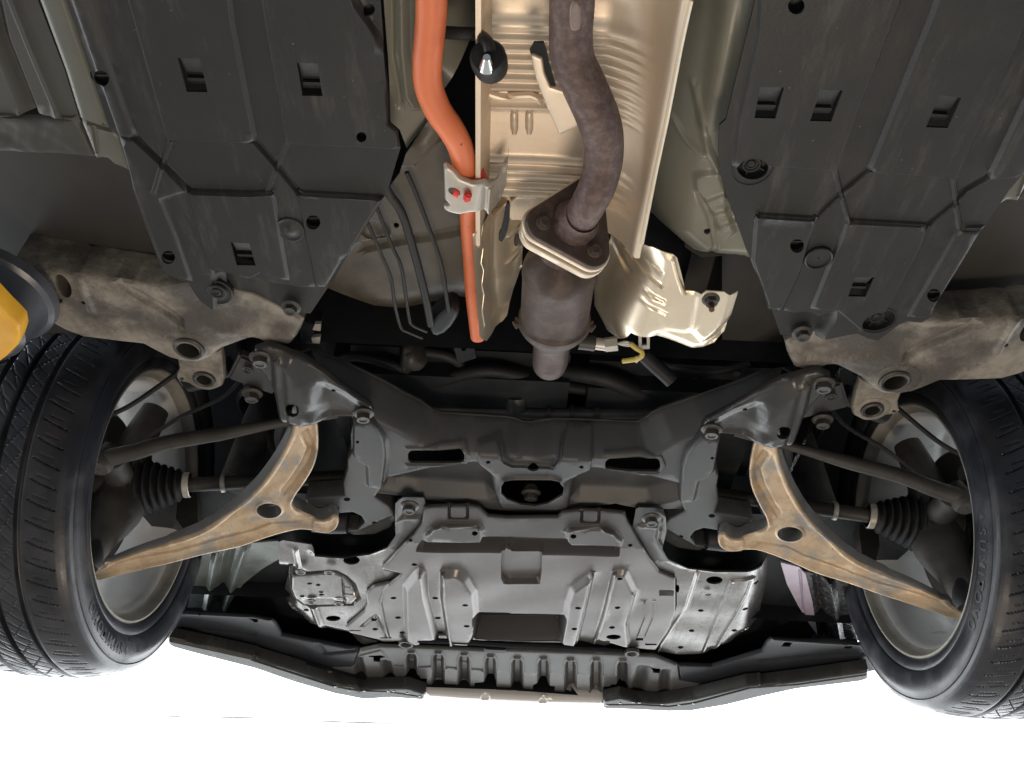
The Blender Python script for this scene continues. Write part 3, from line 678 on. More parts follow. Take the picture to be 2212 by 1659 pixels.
for s in (-1, 1):
    p = cat_o + cat_ax * .124 + Vector((s * .045, 0, -.004)); hw('bolt', cat, 'rust_can', p, .006, axis=(s, .2, -.6))
tube('bolt_shank', exh, 'rust_can', [at(1115, 518, .74), at(1150, 520, .745)], [.0075, .006], sub=1, seg=12)
# oxygen sensor and its leads
s0, s1, s2, s3 = at(1250, 738, .77), at(1285, 742, .77), at(1310, 745, .77), at(1334, 742, .77)
oxy = tube('oxygen_sensor', car, 'zinc_dark', [s0, s1], [.0105, .0105], sub=1, seg=16, label='small oxygen sensor with pale leads beside the converter')
tube('sensor_body', oxy, 'zinc', [s1 + (s0 - s1) * .2, s2], [.0085, .0085], sub=1, seg=12); tube('sensor_nut', oxy, 'zinc', [s2 + (s1 - s2) * .1, s3], [.010, .010], sub=1, seg=6)
for k in range(3): tube('sensor_lead', oxy, 'wire_white', [s3 + Vector((0, .003 * (k - 1), .003 * (k - 1))), at(1350, 738 + k * 4, .775), at(1365, 741 + k * 3, .775)], .0014, sub=4, seg=6)
tube('yellow_lead', oxy, 'wire_yellow', [at(1362, 742, .772), at(1374, 752, .768), at(1386, 760, .765), at(1386, 769, .762), at(1372, 776, .762), at(1345, 780, .765)], [.0035, .0035, .0033, .0035, .0035, .0035], seg=10)
tube('lead_sleeve', oxy, 'rubber', [at(1388, 765, .78), at(1410, 785, .775), at(1440, 812, .765), at(1452, 824, .76)], [.010, .0105, .0105, .0105], seg=16)
sheet('lead_clip', oxy, 'zinc', t('G', [(1135, 1245), (1235, 1240), (1235, 1380), (1140, 1385)]), .778, .003, [t('G', [(1165, 1270), (1210, 1270), (1210, 1350), (1165, 1350)])], fine=.003)
sheet('lead_hook', oxy, 'zinc', t('G', [(1115, 1450), (1150, 1450), (1150, 1475), (1120, 1505), (1105, 1495)]), .76, .002, fine=.003)

# ---- heat shields round the converter
crs_top = t('G', [(1000, 430, .03), (1100, 480), (1160, 515), (1230, 520), (1260, 512), (1440, 560), (1475, 590), (1510, 720), (1545, 870), (1680, 880), (1720, 845), (1880, 853), (1930, 890), (2005, 882)])
crs_bot = t('G', [(1975, 980), (1940, 1100), (1890, 1250), (1800, 1350), (1700, 1395), (1620, 1400), (1510, 1362), (1300, 1292), (1200, 1278), (1075, 1272), (930, 1262, .05), (865, 1235, .07), (755, 1010, .08), (750, 850, .08), (800, 700, .075), (880, 560, .06)])
csh = sheet('converter_shield', car, 'shield_clean', crs_top + crs_bot, tiltplane(.752, .75, -.02, 0), .0015, [ell(*t('G', [(1770, 920)])[0], 9, 12)],
      [('roll', t('G', [(940, 420, .06), (830, 620, .075), (745, 860, .08), (755, 1010, .08), (865, 1235, .08), (930, 1275, .06)]), .062, .082, 1.9), ('rib', t('G', [(900, 560), (1020, 600), (1180, 660), (1330, 735)]), .011, .0035, 1.0), ('rib', t('G', [(960, 680), (1100, 735), (1340, 840)]), .007, .004, .9),
       ('rib', t('G', [(900, 760), (1050, 850), (1200, 910), (1360, 965)]), .011, .0035, 1.0), ('rib', t('G', [(1050, 930), (1200, 1000), (1370, 1068)]), .008, .0022, 1.0),
       ('plate', t('G', [(1340, 560), (1480, 600), (1540, 880), (1680, 890), (1650, 1150), (1560, 1230), (1350, 1200), (1320, 900)]), -.002, .010), ('rib', t('G', [(1440, 600), (1480, 760), (1530, 890)]), .006, -.003),
       ('plate', t('G', [(1670, 800), (1640, 1000), (1590, 1190), (1700, 1300), (2100, 1000), (2050, 800)]), -.006, .012), ('roll', t('G', [(2005, 882), (1940, 1100), (1860, 1290), (1720, 1395), (1600, 1405), (1480, 1355), (1300, 1290)]), .016, .007, 1.6), ('noise', .0005, 60)], fine=.0025, coarse=5, label='bright gold aluminium shield on the converter, right piece')
hw('bolt', csh, 'zinc_dark', at(*t('G', [(1765, 945)])[0], .748), .008)
tube('shield_stud', csh, 'rust', [at(*t('G', [(1765, 960)])[0], .748), at(*t('G', [(1775, 1040)])[0], .728)], .0035, sub=1, seg=8)
cls = sheet('converter_shield', car, 'shield_clean', t('F', [(1905, 380), (1960, 375), (2015, 385), (2080, 290), (2150, 300), (2212, 340)]) + t('G', [(0, 270), (50, 265), (150, 280), (130, 500), (120, 700), (110, 1000), (100, 1020), (30, 1200), (0, 1310)]) + t('F', [(2190, 1370), (2150, 1395), (2060, 1400), (2020, 1380), (1965, 1280), (1940, 1000), (1920, 700)]), tiltplane(.745, .75, -.03, .0), .0015, (),
      [('plate', t('F', [(2000, 330), (1990, 560), (1990, 900), (2010, 1150), (2050, 1420), (2300, 1500), (2600, 900), (2500, 200)]), .045, .022), ('roll', t('G', [(150, 280), (120, 700), (100, 1020), (0, 1310)]), .04, .03, 1.5),
       ('rib', t('F', [(1995, 430), (1965, 520), (2000, 600), (1985, 700), (2005, 800), (1990, 900), (2008, 1000), (1995, 1100), (2015, 1250)]), .005, -.003), ('rib', t('G', [(0, 380), (120, 330)]), .008, -.004), ('rib', t('G', [(0, 500), (120, 460)]), .008, -.004), ('rib', t('G', [(0, 660), (110, 620)]), .008, -.004), ('rib', t('G', [(0, 890), (110, 840)]), .008, -.004)], fine=.003, coarse=5, label='tall narrow aluminium shield left of the converter')
sheet('shield_strap', cls, 'rubber', t('F', [(2195, 120), (2230, 110), (2225, 300), (2170, 450), (2130, 440), (2130, 390), (2160, 340)]), .738, .006, fine=.003, soften=1)

# ---- orange high-voltage cable, its bracket, brake and fuel lines, hanger
ora = tube('orange_cable', car, 'orange', [at(930, -200, .752), at(932, 0, .75), at(928, 75, .75), at(923, 135, .75), at(926, 186, .75), at(945, 236, .75), at(975, 280, .752), at(995, 320, .757), at(1006, 372, .764), at(1014, 420, .775), at(1013, 470, .784), at(1018, 560, .79), at(1023, 640, .79), at(1033, 728, .79)],
     [.0145, .0145, .0143, .0142, .0142, .0140, .0138, .0135, .0125, .0115, .0108, .0105, .0105, .0105], seg=28, label='thick orange high voltage cable conduit')
tube('cable_collar', ora, 'red', [at(1015, 375, .764), at(1022, 395, .764)], [.016, .017], sub=1, seg=20)
brk = sheet('cable_bracket', car, 'zinc', t('B', [(1648, 1445), (1670, 1440), (1740, 1490), (1800, 1560), (1900, 1600), (2000, 1610), (2050, 1659)]) + t('F', [(2100, 0), (2200, -130), (2212, -230), (2190, 60), (2130, 240), (2100, 280), (2040, 280), (1990, 220), (1880, 200), (1790, 220), (1720, 205), (1660, 185), (1650, 150), (1700, 130), (1660, 90)]), tiltplane(.742, .55, 0, -.0), .003,
      [ell(*t('F', [(1745, 10)])[0], 14, 8, a=.4)], [('edge', .004, .004), ('rib', t('F', [(2040, 280), (2060, 0), (2120, -20)]), .010, -.006, .9), ('roll', t('F', [(2212, -230), (2160, 0), (2110, 280)]), .03, .03, 1.6)], fine=.0025, label='galvanised bracket holding the orange cable')
box('bracket_peg', brk, 'red', at(*t('F', [(1860, 50)])[0], .735), (.008, .010, .012), .002, Quaternion((0, 0, 1), .3))
tube('bracket_peg', brk, 'red', [at(*t('F', [(1745, 5)])[0], .746), at(*t('F', [(1790, 25)])[0], .745)], .006, sub=1, seg=12)
for i, (pts, r) in enumerate([([(960, 200), (1000, 300), (1110, 560), (1190, 760), (1230, 1010), (1280, 1190), (1340, 1230), (1470, 1285)], .0023), ([(1030, 40), (1080, 170), (1200, 480), (1280, 660), (1320, 900), (1350, 1100), (1380, 1170), (1510, 1230)], .0023),
                ([(1100, -120), (1180, 30), (1290, 200), (1390, 520), (1460, 780), (1510, 1000), (1540, 1170)], .0052), ([(1330, -160), (1400, 0), (1500, 260), (1620, 600), (1660, 800), (1680, 950), (1700, 1050)], .0027)]):
    tube('brake_line' if i != 2 else 'fuel_line', car, 'plastic', [at(*p, .778 - .002 * i) for p in t('F', pts)], r, seg=10,
         label=['thin dark brake line nearest the left undercover', 'second thin dark brake line from the left undercover', 'thickest dark pipe among the lines on the floor', 'thin dark line nearest the orange cable'][i])
sheet('line_clamp', car, 'engine', t('F', [(1500, 1180), (1640, 1030), (1740, 1010), (1800, 1080), (1700, 1240), (1560, 1300)]), .772, .02, feats=[('edge', .008, .008)], fine=.004, soften=1)
hng = tube('hanger_rod', car, 'plastic', [at(955, 70, .775), at(990, 72, .77), at(1030, 75, .765), at(1052, 90, .745), at(1058, 112, .738)], .006, seg=12, label='bent steel rod carrying the black rubber hanger')
rh = at(1054, 152, .732)
lathe('rubber_hanger', car, 'rubber', rh + Vector((0, -.004, .012)), Vector((-.1, -.75, -.65)), [(.001, -.022), (.013, -.022), (.0165, -.018), (.0175, -.004), (.0172, .006), (.0150, .010), (.006, .011), (.001, .011)], seg=24, label='black rubber exhaust hanger with white tip')
tube('hanger_tip', hng, 'chrome', [rh + Vector((-.001, -.003, .001)), rh + Vector((-.001, -.016, -.006))], [.0085, .0035], sub=1, seg=16)

# ---- frame rails (tan painted), mirrored left and right
ZR = .757
RL = t('E', [(100, 640), (300, 680), (700, 745), (1000, 790), (1300, 830), (1700, 780), (2212, 900)]) + t('F', [(200, 1000), (430, 1150), (400, 1230), (310, 1360), (200, 1370), (60, 1330), (0, 1290)]) + \
     t('E', [(2100, 1330), (1930, 1395), (1830, 1470), (1730, 1505), (1600, 1500), (1480, 1475), (1380, 1420), (1250, 1350), (1000, 1325), (720, 1290), (560, 1230), (450, 1170), (300, 1080), (100, 900)])
c1 = t('E', [(1645, 1375)])[0]
rail_f = [('edge', .010, .007), ('plate', t('E', [(1040, 820), (1300, 1000), (1560, 1200), (1850, 1060), (1760, 960), (1400, 880)]), .006, .02), ('rib', t('E', [(1040, 830), (1400, 1050), (1560, 1160)]), .016, .006, .9),
          ('dome', c1, .034, -.004), ('rib', t('E', [(650, 700), (720, 850), (800, 1050)]), .014, -.004, .9), ('rib', t('F', [(-300, 1210), (0, 1240), (330, 1270)]), .03, -.005, .9), ('noise', .0016, 60)]
rail_h = [ell(*c1, 25, 15, a=.35), ell(*t('E', [(545, 840)])[0], 15, 27, a=-.55), ell(*t('E', [(520, 965)])[0], 5), ell(*t('E', [(730, 980)])[0], 6, 4)]
rails = sheet('frame_rail', car, 'paint_tan', RL, ZR, .05, rail_h, rail_f, fine=.004, mirror='both', label=('muddy tan frame rail with jacking hole beside the left tyre', 'muddy tan frame rail with jacking hole beside the right tyre'))
c1w = at(*c1, ZR - .004)
for s, rl in zip((1, -1), rails):
    w = Vector((c1w.x * s, c1w.y, c1w.z))
    lathe('hole_collar', rl, 'zinc_dark', w, (0, 0, 1), [(.021, .003), (.0205, -.002), (.018, -.004), (.0155, -.003), (.015, .004), (.015, .03)], seg=28)
c2 = t('E', [(1780, 1640)])[0]
TB = t('E', [(1540, 1470), (1650, 1440), (1930, 1395), (1950, 1500), (1955, 1620)]) + t('I', [(1952, 0), (1935, 45), (1830, 82), (1720, 70), (1640, 25), (1550, 5)]) + t('E', [(1535, 1640), (1560, 1560)])
tie = sheet('tie_down_bracket', car, 'paint_tan', TB, .782, .006, [ell(*c2, 17, 13), ell(*t('E', [(1583, 1640)])[0], 4.5, 3)], [('dome', c2, .026, -.004), ('edge', .005, .004)], fine=.003, mirror='both', label=('tan tie-down bracket with ring below the left rail', 'tan tie-down bracket with ring below the right rail'))
for s, o in zip((1, -1), tie):
    w = at(*c2, .779); w = Vector((w.x * s, w.y, w.z))
    lathe('ring', o, 'zinc_dark', w, (0, 0, 1), [(.0165, .003), (.016, -.003), (.013, -.0045), (.0105, -.003), (.010, .004), (.010, .02)], seg=28)

# ---- front subframe (black crossmember)
ZS = .757
B_ = .05   # how far the rear wall rolls up
top = [(640, 748, B_), (687, 758, B_), (747, 783, B_), (829, 822, B_), (868, 845, B_), (908, 865, B_), (935, 885, B_), (957, 891, B_), (1097, 900, B_), (1127, 909, B_), (1150, 911, B_), (1194, 904, B_), (1320, 908, B_), (1377, 910, B_), (1402, 897, B_), (1427, 882, B_), (1568, 833, B_), (1640, 805, B_), (1720, 795, B_)]
SF = top + [(1760, 800), (1745, 830), (1640, 900), (1540, 935), (1528, 1000), (1520, 1060), (1540, 1088), (1470, 1100), (1395, 1100), (1330, 1090), (1265, 1095), (1205, 1106), (1130, 1108), (1080, 1104), (1000, 1090), (900, 1076), (815, 1065), (800, 1035), (790, 1000), (760, 990), (758, 940), (765, 905), (700, 840), (640, 800), (600, 765)]
cen = [(1083, 1040), (1090, 1029), (1110, 1026), (1190, 1026), (1208, 1030), (1218, 1045), (1216, 1058), (1184, 1077), (1157, 1083), (1125, 1080), (1095, 1068), (1083, 1055)]
sub = sheet('front_subframe', car, 'steel_black', SF, ZS, .004, [rrect(881, 973, 1003, 1001, 11), rrect(1307, 990, 1426, 1018, 11), cen, ell(1152, 1004, 13, 7.5), ell(1055, 992, 5, 3.5), ell(1256, 1001, 5, 3.5)],
      [('roll', top, .031, B_, 1.3), ('plate', [(1030, 968), (1082, 965), (1092, 985), (1108, 995), (1198, 998), (1210, 975), (1240, 955), (1282, 955), (1280, 980), (1275, 1010), (1250, 1020), (1235, 1060), (1225, 1096), (1085, 1094), (1065, 1060), (1060, 1020), (1035, 1000)], -.006, .005),
       ('rib', [(1075, 970), (1086, 992), (1105, 1001), (1195, 1004), (1208, 990), (1215, 972)], .006, -.004), ('rib', cen + cen[:1], .010, -.004, .9),
       ('plate', [(870, 1035), (960, 1015), (1030, 1006), (1060, 1030), (1065, 1075), (900, 1065), (800, 1050)], .022, .03), ('plate', [(1230, 1040), (1280, 1018), (1400, 1035), (1500, 1060), (1400, 1085), (1240, 1080)], .022, .03),
       ('rib', [(812, 925), (832, 950), (836, 985), (828, 1050)], .012, -.006, .9), ('rib', [(1540, 940), (1525, 990), (1520, 1060)], .012, .005, .9),
       ('rib', [(880, 968), (1003, 968), (1012, 985), (1003, 1006), (880, 1006)], .008, -.0025), ('rib', [(1307, 985), (1426, 985), (1434, 1004), (1426, 1022), (1307, 1022)], .008, -.0025), ('noise', .0012, 45)], fine=.0035, coarse=4, label='black pressed steel front subframe crossmember')
sheet('subframe_lining', sub, 'engine', [(700, 850), (830, 930), (1500, 950), (1560, 1060), (1300, 1120), (1000, 1110), (790, 1060)], .84, .003, fine=.03, coarse=1)
hb = at(1145, 1052, .80)
tube('mount_stud', sub, 'zinc_dark', [hb, at(1147, 1060, .775)], .012, sub=1, seg=16); hw('bolt', sub, 'zinc_dark', at(1147, 1064, .768), .0115, axis=(0, .25, -1), label='rusty hex bolt in the middle of the subframe')
tube('subframe_edge', sub, 'zinc_dark', [at(p[0], p[1], ZS + B_) for p in top[1:-1]], .0016, seg=6, sub=2)

# bush carriers at the ends of the subframe (left traced, right mirrored)
EAR = t('J', [(860, 330), (1000, 310), (1080, 390), (1140, 480), (1160, 600), (1140, 800), (1120, 920), (1060, 1010), (1180, 1090), (1225, 1160), (1225, 1250), (1190, 1330), (1050, 1390), (850, 1400), (820, 1380), (560, 1390), (490, 1350), (470, 1310), (900, 1300), (960, 1230), (930, 1180), (860, 1150), (750, 1160), (500, 1100), (450, 1060), (450, 1020), (780, 1000), (770, 900), (810, 770), (810, 690), (860, 600)])
ears = sheet('arm_carrier', car, 'steel_black', EAR, .752, .028, [ell(*t('J', [(810, 1033)])[0], 7.5, 4), ell(*t('J', [(1048, 1235)])[0], 5.5, 3.5), ell(*t('J', [(908, 498)])[0], 4, 3)],
      [('edge', .005, .004), ('plate', t('J', [(870, 345), (1040, 335), (1100, 400), (1140, 520), (1150, 640), (1120, 920), (995, 905), (985, 720), (890, 665), (865, 600)]), -.007, .008), ('plate', t('J', [(470, 1290), (900, 1330), (1200, 1200), (1260, 1350), (1000, 1450), (450, 1450)]), .012, .02), ('noise', .0006, 60)], fine=.0022, coarse=5, mirror='both', label=('black steel carrier of the left control arm bush', 'black steel carrier of the right control arm bush'))
for s, o in zip((1, -1), ears):
    a, b = at(*t('J', [(480, 1090)])[0], .752), at(*t('J', [(740, 1130)])[0], .752)
    a, b = Vector((a.x * s, a.y, a.z)), Vector((b.x * s, b.y, b.z))
    tube('bush_cap', o, 'steel_gloss', [a + Vector((0, .004, .006)), b + Vector((0, .002, .006))], [.013, .012], sub=1, seg=16)
    q = at(*t('J', [(660, 1180)])[0], .765); lathe('bush_sleeve', o, 'rubber', (q.x * s, q.y + .012, q.z), (s, 0, 0), [(.001, -.03), (.022, -.03), (.024, 0), (.022, .03), (.001, .03)], seg=20)

# arm rear brackets (glossy black triangles with bolts)
BR = [(548, 757), (575, 748), (605, 757), (640, 768), (700, 806), (760, 852), (800, 878), (806, 893), (790, 905), (765, 905), (700, 906), (690, 915), (665, 922), (640, 920), (612, 910), (600, 890), (590, 850), (570, 812), (552, 790)]
brs = sheet('arm_bracket', car, 'steel_gloss', BR, .742, .006, [rrect(620, 858, 650, 884, 12), ell(719, 850, 5, 3)],
      [('edge', .006, .005), ('roll', [(600, 905), (640, 925), (690, 918)], .02, .014, 1.8), ('plate', [(604, 775), (630, 772), (672, 820), (694, 870), (692, 910), (650, 918), (612, 905)], -.013, .03), ('rib', [(597, 770), (600, 830), (612, 900)], .016, -.006, .9), ('plate', [(690, 830), (740, 850), (800, 890), (760, 903), (690, 900), (670, 880)], .006, .02), ('noise', .001, 80)], fine=.0028, mirror='both', label=('glossy black triangular bracket over the left control arm', 'glossy black triangular bracket over the right control arm'))
for s, o in zip((1, -1), brs):
    for (px, py, r, z) in ((785, 893, .0105, .742), (563, 772, .0105, .742), (545, 850, .0105, .775)):
        q = at(px, py, z); hw('bolt', o, 'zinc_dark', (q.x * s, q.y, q.z), r, axis=(.1 * s, .15, -1), rot=px)
    q0, q1 = at(520, 785, .775), at(585, 850, .772)
    box('bracket_foot', o, 'steel_gloss', ((q0.x + q1.x) / 2 * s, (q0.y + q1.y) / 2, .786), (.07, .06, .016), .004, Quaternion((0, 0, 1), .5 * s))
    q = at(535, 800, .772); hw('push_clip', o, 'steel_gloss', (q.x * s, q.y, q.z), .008)

# ---- cast aluminium control arms
ARM = t('J', [(350, 300), (450, 290), (550, 300), (565, 470), (560, 620), (520, 750), (440, 880), (360, 990), (330, 1060), (350, 1110), (420, 1150), (500, 1180), (580, 1190), (650, 1175), (690, 1140), (735, 1160), (740, 1210), (710, 1270), (640, 1305), (560, 1300), (460, 1285), (380, 1285), (200, 1330), (0, 1390)]) + \
      t('I', [(2100, 1430), (1800, 1500), (1500, 1570), (1300, 1620), (1150, 1659), (1000, 1690), (850, 1730), (720, 1700), (770, 1660), (850, 1635), (950, 1570), (1200, 1485), (1500, 1405), (1800, 1290), (2000, 1150), (2212, 965)]) + t('J', [(60, 900), (180, 740), (280, 560), (335, 430)])
_u = Vector((1, 0, .31)).normalized(); _v = Vector((0, 1, -.16)); _v = (_v - _u * _v.dot(_u)).normalized()
armpl = Plane((-.31, 1.22, .735), _u, _v, _u.cross(_v))
hA = ell(*t('J', [(130, 1120)])[0], 27, 16)
arms = sheet('control_arm', car, 'cast_alu', ARM, armpl, lambda P: np.interp(P[:, 0], [-.36, -.12], [.010, .026]), [hA], [('edge', .004, .004), ('rim', .009, -.004, .005), ('rib', t('J', [(440, 450), (500, 600), (450, 720), (330, 890), (270, 960)]), .020, .008, 1.0), ('rib', t('I', [(1500, 1400), (1900, 1230), (2212, 1060)]) + t('J', [(100, 940)]), .02, .003, 1.0), ('rib', t('I', [(900, 1600), (1500, 1480), (2212, 1290)]) + t('J', [(150, 1230), (400, 1230)]), .010, .004, .9),
      ('rib', hA + hA[:1], .010, -.003, .9), ('dome', t('J', [(640, 1230)])[0], .026, -.006), ('roll', t('J', [(340, 1080), (420, 1160), (500, 1190)]), .012, .006), ('noise', .0012, 80)], fine=.0024, coarse=5, soften=1, mirror='both', wall_mat='cast_wall', label=('dirty tan cast aluminium control arm on the left', 'dirty tan cast aluminium control arm on the right'))

# ---- wheels
AX = Vector((0, 1.198, .754)); XR = .631; RR = .2085; TR = .2935
def wheel(sg, label):
    root = empty('wheel', (sg * (XR + .09), AX.y, AX.z)); w = Vector(root.location)
    root.parent = car; root.matrix_parent_inverse = Matrix.Translation(-Vector(ROOTS['car'])); tag(root, label)
    ROOTS[root.name] = tuple(w)
    # tyre cross-section, s = distance outboard of the inner lip
    prof = []
    def seg(a, b, n):
        for k in range(n): prof.append((a[0] + (b[0] - a[0]) * k / n, a[1] + (b[1] - a[1]) * k / n))
    side = [(.207, .004), (.209, -.003), (.214, -.0075), (.221, -.0085), (.226, -.0075), (.228, -.0105), (.235, -.0135), (.245, -.0155), (.256, -.0155), (.264, -.0135), (.2675, -.013), (.2685, -.0115), (.270, -.0125), (.2745, -.011), (.2790, -.0075), (.2825, -.002), (.2850, .004)]
    prof = []
    for a, b in zip(side[:-1], side[1:]): seg(a, b, 2 if a[0] < .262 else 3)
    NT = 96; s0, s1 = .004, .172
    for k in range(NT + 1):
        s = s0 + (s1 - s0) * k / NT; m = abs((s - .088) / .084); prof.append((TR - .0085 * m ** 2.6, s))
    prof += [(.2825, .178), (.27, .187), (.25, .192), (.225, .186), (.209, .178)]
    NA = 1100
    P = np.array(prof); ang = np.arange(NA) * math.tau / NA
    Rm = np.repeat(P[:, 0][:, None], NA, 1); S = P[:, 1][:, None]; A = ang[None, :]
    shoulder = (P[:, 1] > -.006) & (P[:, 0] > .279)
    # grooves
    g = np.zeros_like(Rm)
    for c, w_, d in ((.050, .0065, .007), (.084, .0065, .007), (.118, .0065, .007)):
        g = np.maximum(g, d * sm((w_ / 2 + .001 - np.abs(S - c)) / .0016))
    def lateral(n, off, slant, lo, hi, wid, d, curve=0):
        ph = (A + off + slant * (S - lo) + curve * (S - lo) ** 2) * n / math.tau
        dist = np.abs(ph - np.round(ph)) * (TR * math.tau / n)
        m = ((S > lo) & (S < hi)).astype(float)
        return d * sm((wid / 2 + .0010 - dist) / .0012) * m
    g = np.maximum(g, lateral(66, 0, 1.2, .004, .040, .0006, .0030, 10) * (P[:, 0] > .2815)[:, None])
    g = np.maximum(g, lateral(66, .05, 1.2, .014, .033, .0006, .0015))
    g = np.maximum(g, lateral(46, .01, -5, .055, .080, .0006, .002)); g = np.maximum(g, lateral(46, .05, 6, .088, .114, .0006, .002))
    g = np.maximum(g, lateral(66, .0, -2.5, .123, .172, .0036, .006)); g = np.maximum(g, lateral(92, .0, 3, .055, .114, .0005, .0015))
    Rm = Rm - g
    X = sg * (XR + P[:, 1][:, None] + 0 * A); Y = AX.y + Rm * np.cos(A); Z = AX.z + Rm * np.sin(A)
    V = np.stack([X, Y, Z], 2).reshape(-1, 3); n = len(P)
    i, k = np.meshgrid(range(n - 1), range(NA), indexing='ij'); k2 = (k + 1) % NA
    F = np.stack([i * NA + k, i * NA + k2, (i + 1) * NA + k2, (i + 1) * NA + k], 2).reshape(-1, 4)
    if sg < 0: F = F[:, ::-1]
    ty = link('tyre', mesh('tyre', V.tolist(), F.tolist(), 40), 'tyre', root)
    # raised lettering on the inner sidewall
    def lettering(txt, r, size, a_start, adv):
        a = a_start
        wd = lambda c: 1.3 if c in 'MW' else (.5 if c in 'I ' else 1.0)
        for q_, ch in enumerate(txt):
            if q_: a += sg * adv * (wd(txt[q_ - 1]) + wd(ch)) / 2
            if ch == ' ': continue
            if ch == '*':
                bm = bmesh.new(); h = size * .55
                q = [bm.verts.new((*p, 0)) for p in ((0, -.0), (h * .45, h * .6), (0, h * 1.2), (-h * .45, h * .6))]
                bm.faces.new(q); me = bpy.data.meshes.new('letter'); bm.to_mesh(me); bm.free()
            else:
                cu = bpy.data.curves.new('letter', 'FONT'); cu.body = ch; cu.size = size; cu.align_x = 'CENTER'; cu.offset = size * .02; cu.resolution_u = 3
                tmp = bpy.data.objects.new('letter', cu); me = bpy.data.meshes.new_from_object(tmp); bpy.data.objects.remove(tmp); bpy.data.curves.remove(cu)
                me.materials.clear()
            # seen from inboard: text runs clockwise, tops outward
            for v in me.vertices:
                x, y = v.co.x, v.co.y; rr = r + y
                # clockwise for a viewer on the inboard side
                th = a + sg * (x / r)
                yy, zz = math.cos(th) * rr, math.sin(th) * rr
                sx = np.interp(rr, [p[0] for p in side], [p[1] for p in side])
                v.co = Vector((sg * (XR + sx - .0008), AX.y + yy, AX.z + zz))
            me.update(); link('letter', me, 'tyre_letter', ty)

    lettering('*SUMITOMO', .2425, .0225, R_(-72) if sg < 0 else R_(-152), .076)
    lettering('HTR A/S', .2290, .0100, R_(-68) if sg < 0 else R_(-135), .040)
    # rim
    rp = [(.200, .012), (.2050, .006), (.2085, -.001), (.2075, -.003), (.2045, -.003), (.2025, .000), (.2015, .006), (.1985, .012), (.193, .016), (.188, .022), (.185, .032), (.182, .060), (.176, .085), (.172, .12), (.171, .150), (.178, .160), (.190, .168), (.200, .174)]
    lathe('rim_barrel', root, 'rim_alu', AX + Vector((sg * XR, 0, 0)), (sg, 0, 0), rp[8:], seg=96)
    lathe('rim_lip', root, 'rim_lip', AX + Vector((sg * XR, 0, 0)), (sg, 0, 0), rp[:9], seg=96)
    lathe('hub', root, 'rim_alu', AX + Vector((sg * (XR + .118), 0, 0)), (sg, 0, 0), [(.001, 0), (.05, 0), (.062, .006), (.066, .02), (.06, .03), (.001, .034)], seg=40)
    for k in range(7):
        a = .5 + k * math.tau / 7
        tube('spoke', root, 'rim_alu', [AX + Vector((sg * (XR + x), math.cos(a) * r, math.sin(a) * r)) for r, x in ((.05, .132), (.11, .136), (.178, .142))], [.022, .017, .021], sub=3, seg=12)
    return root
wl = wheel(-1, 'left front wheel with wet lettered tyre and grey alloy rim'); wr = wheel(1, 'right front wheel with clean shoulder grooves and grey alloy rim')

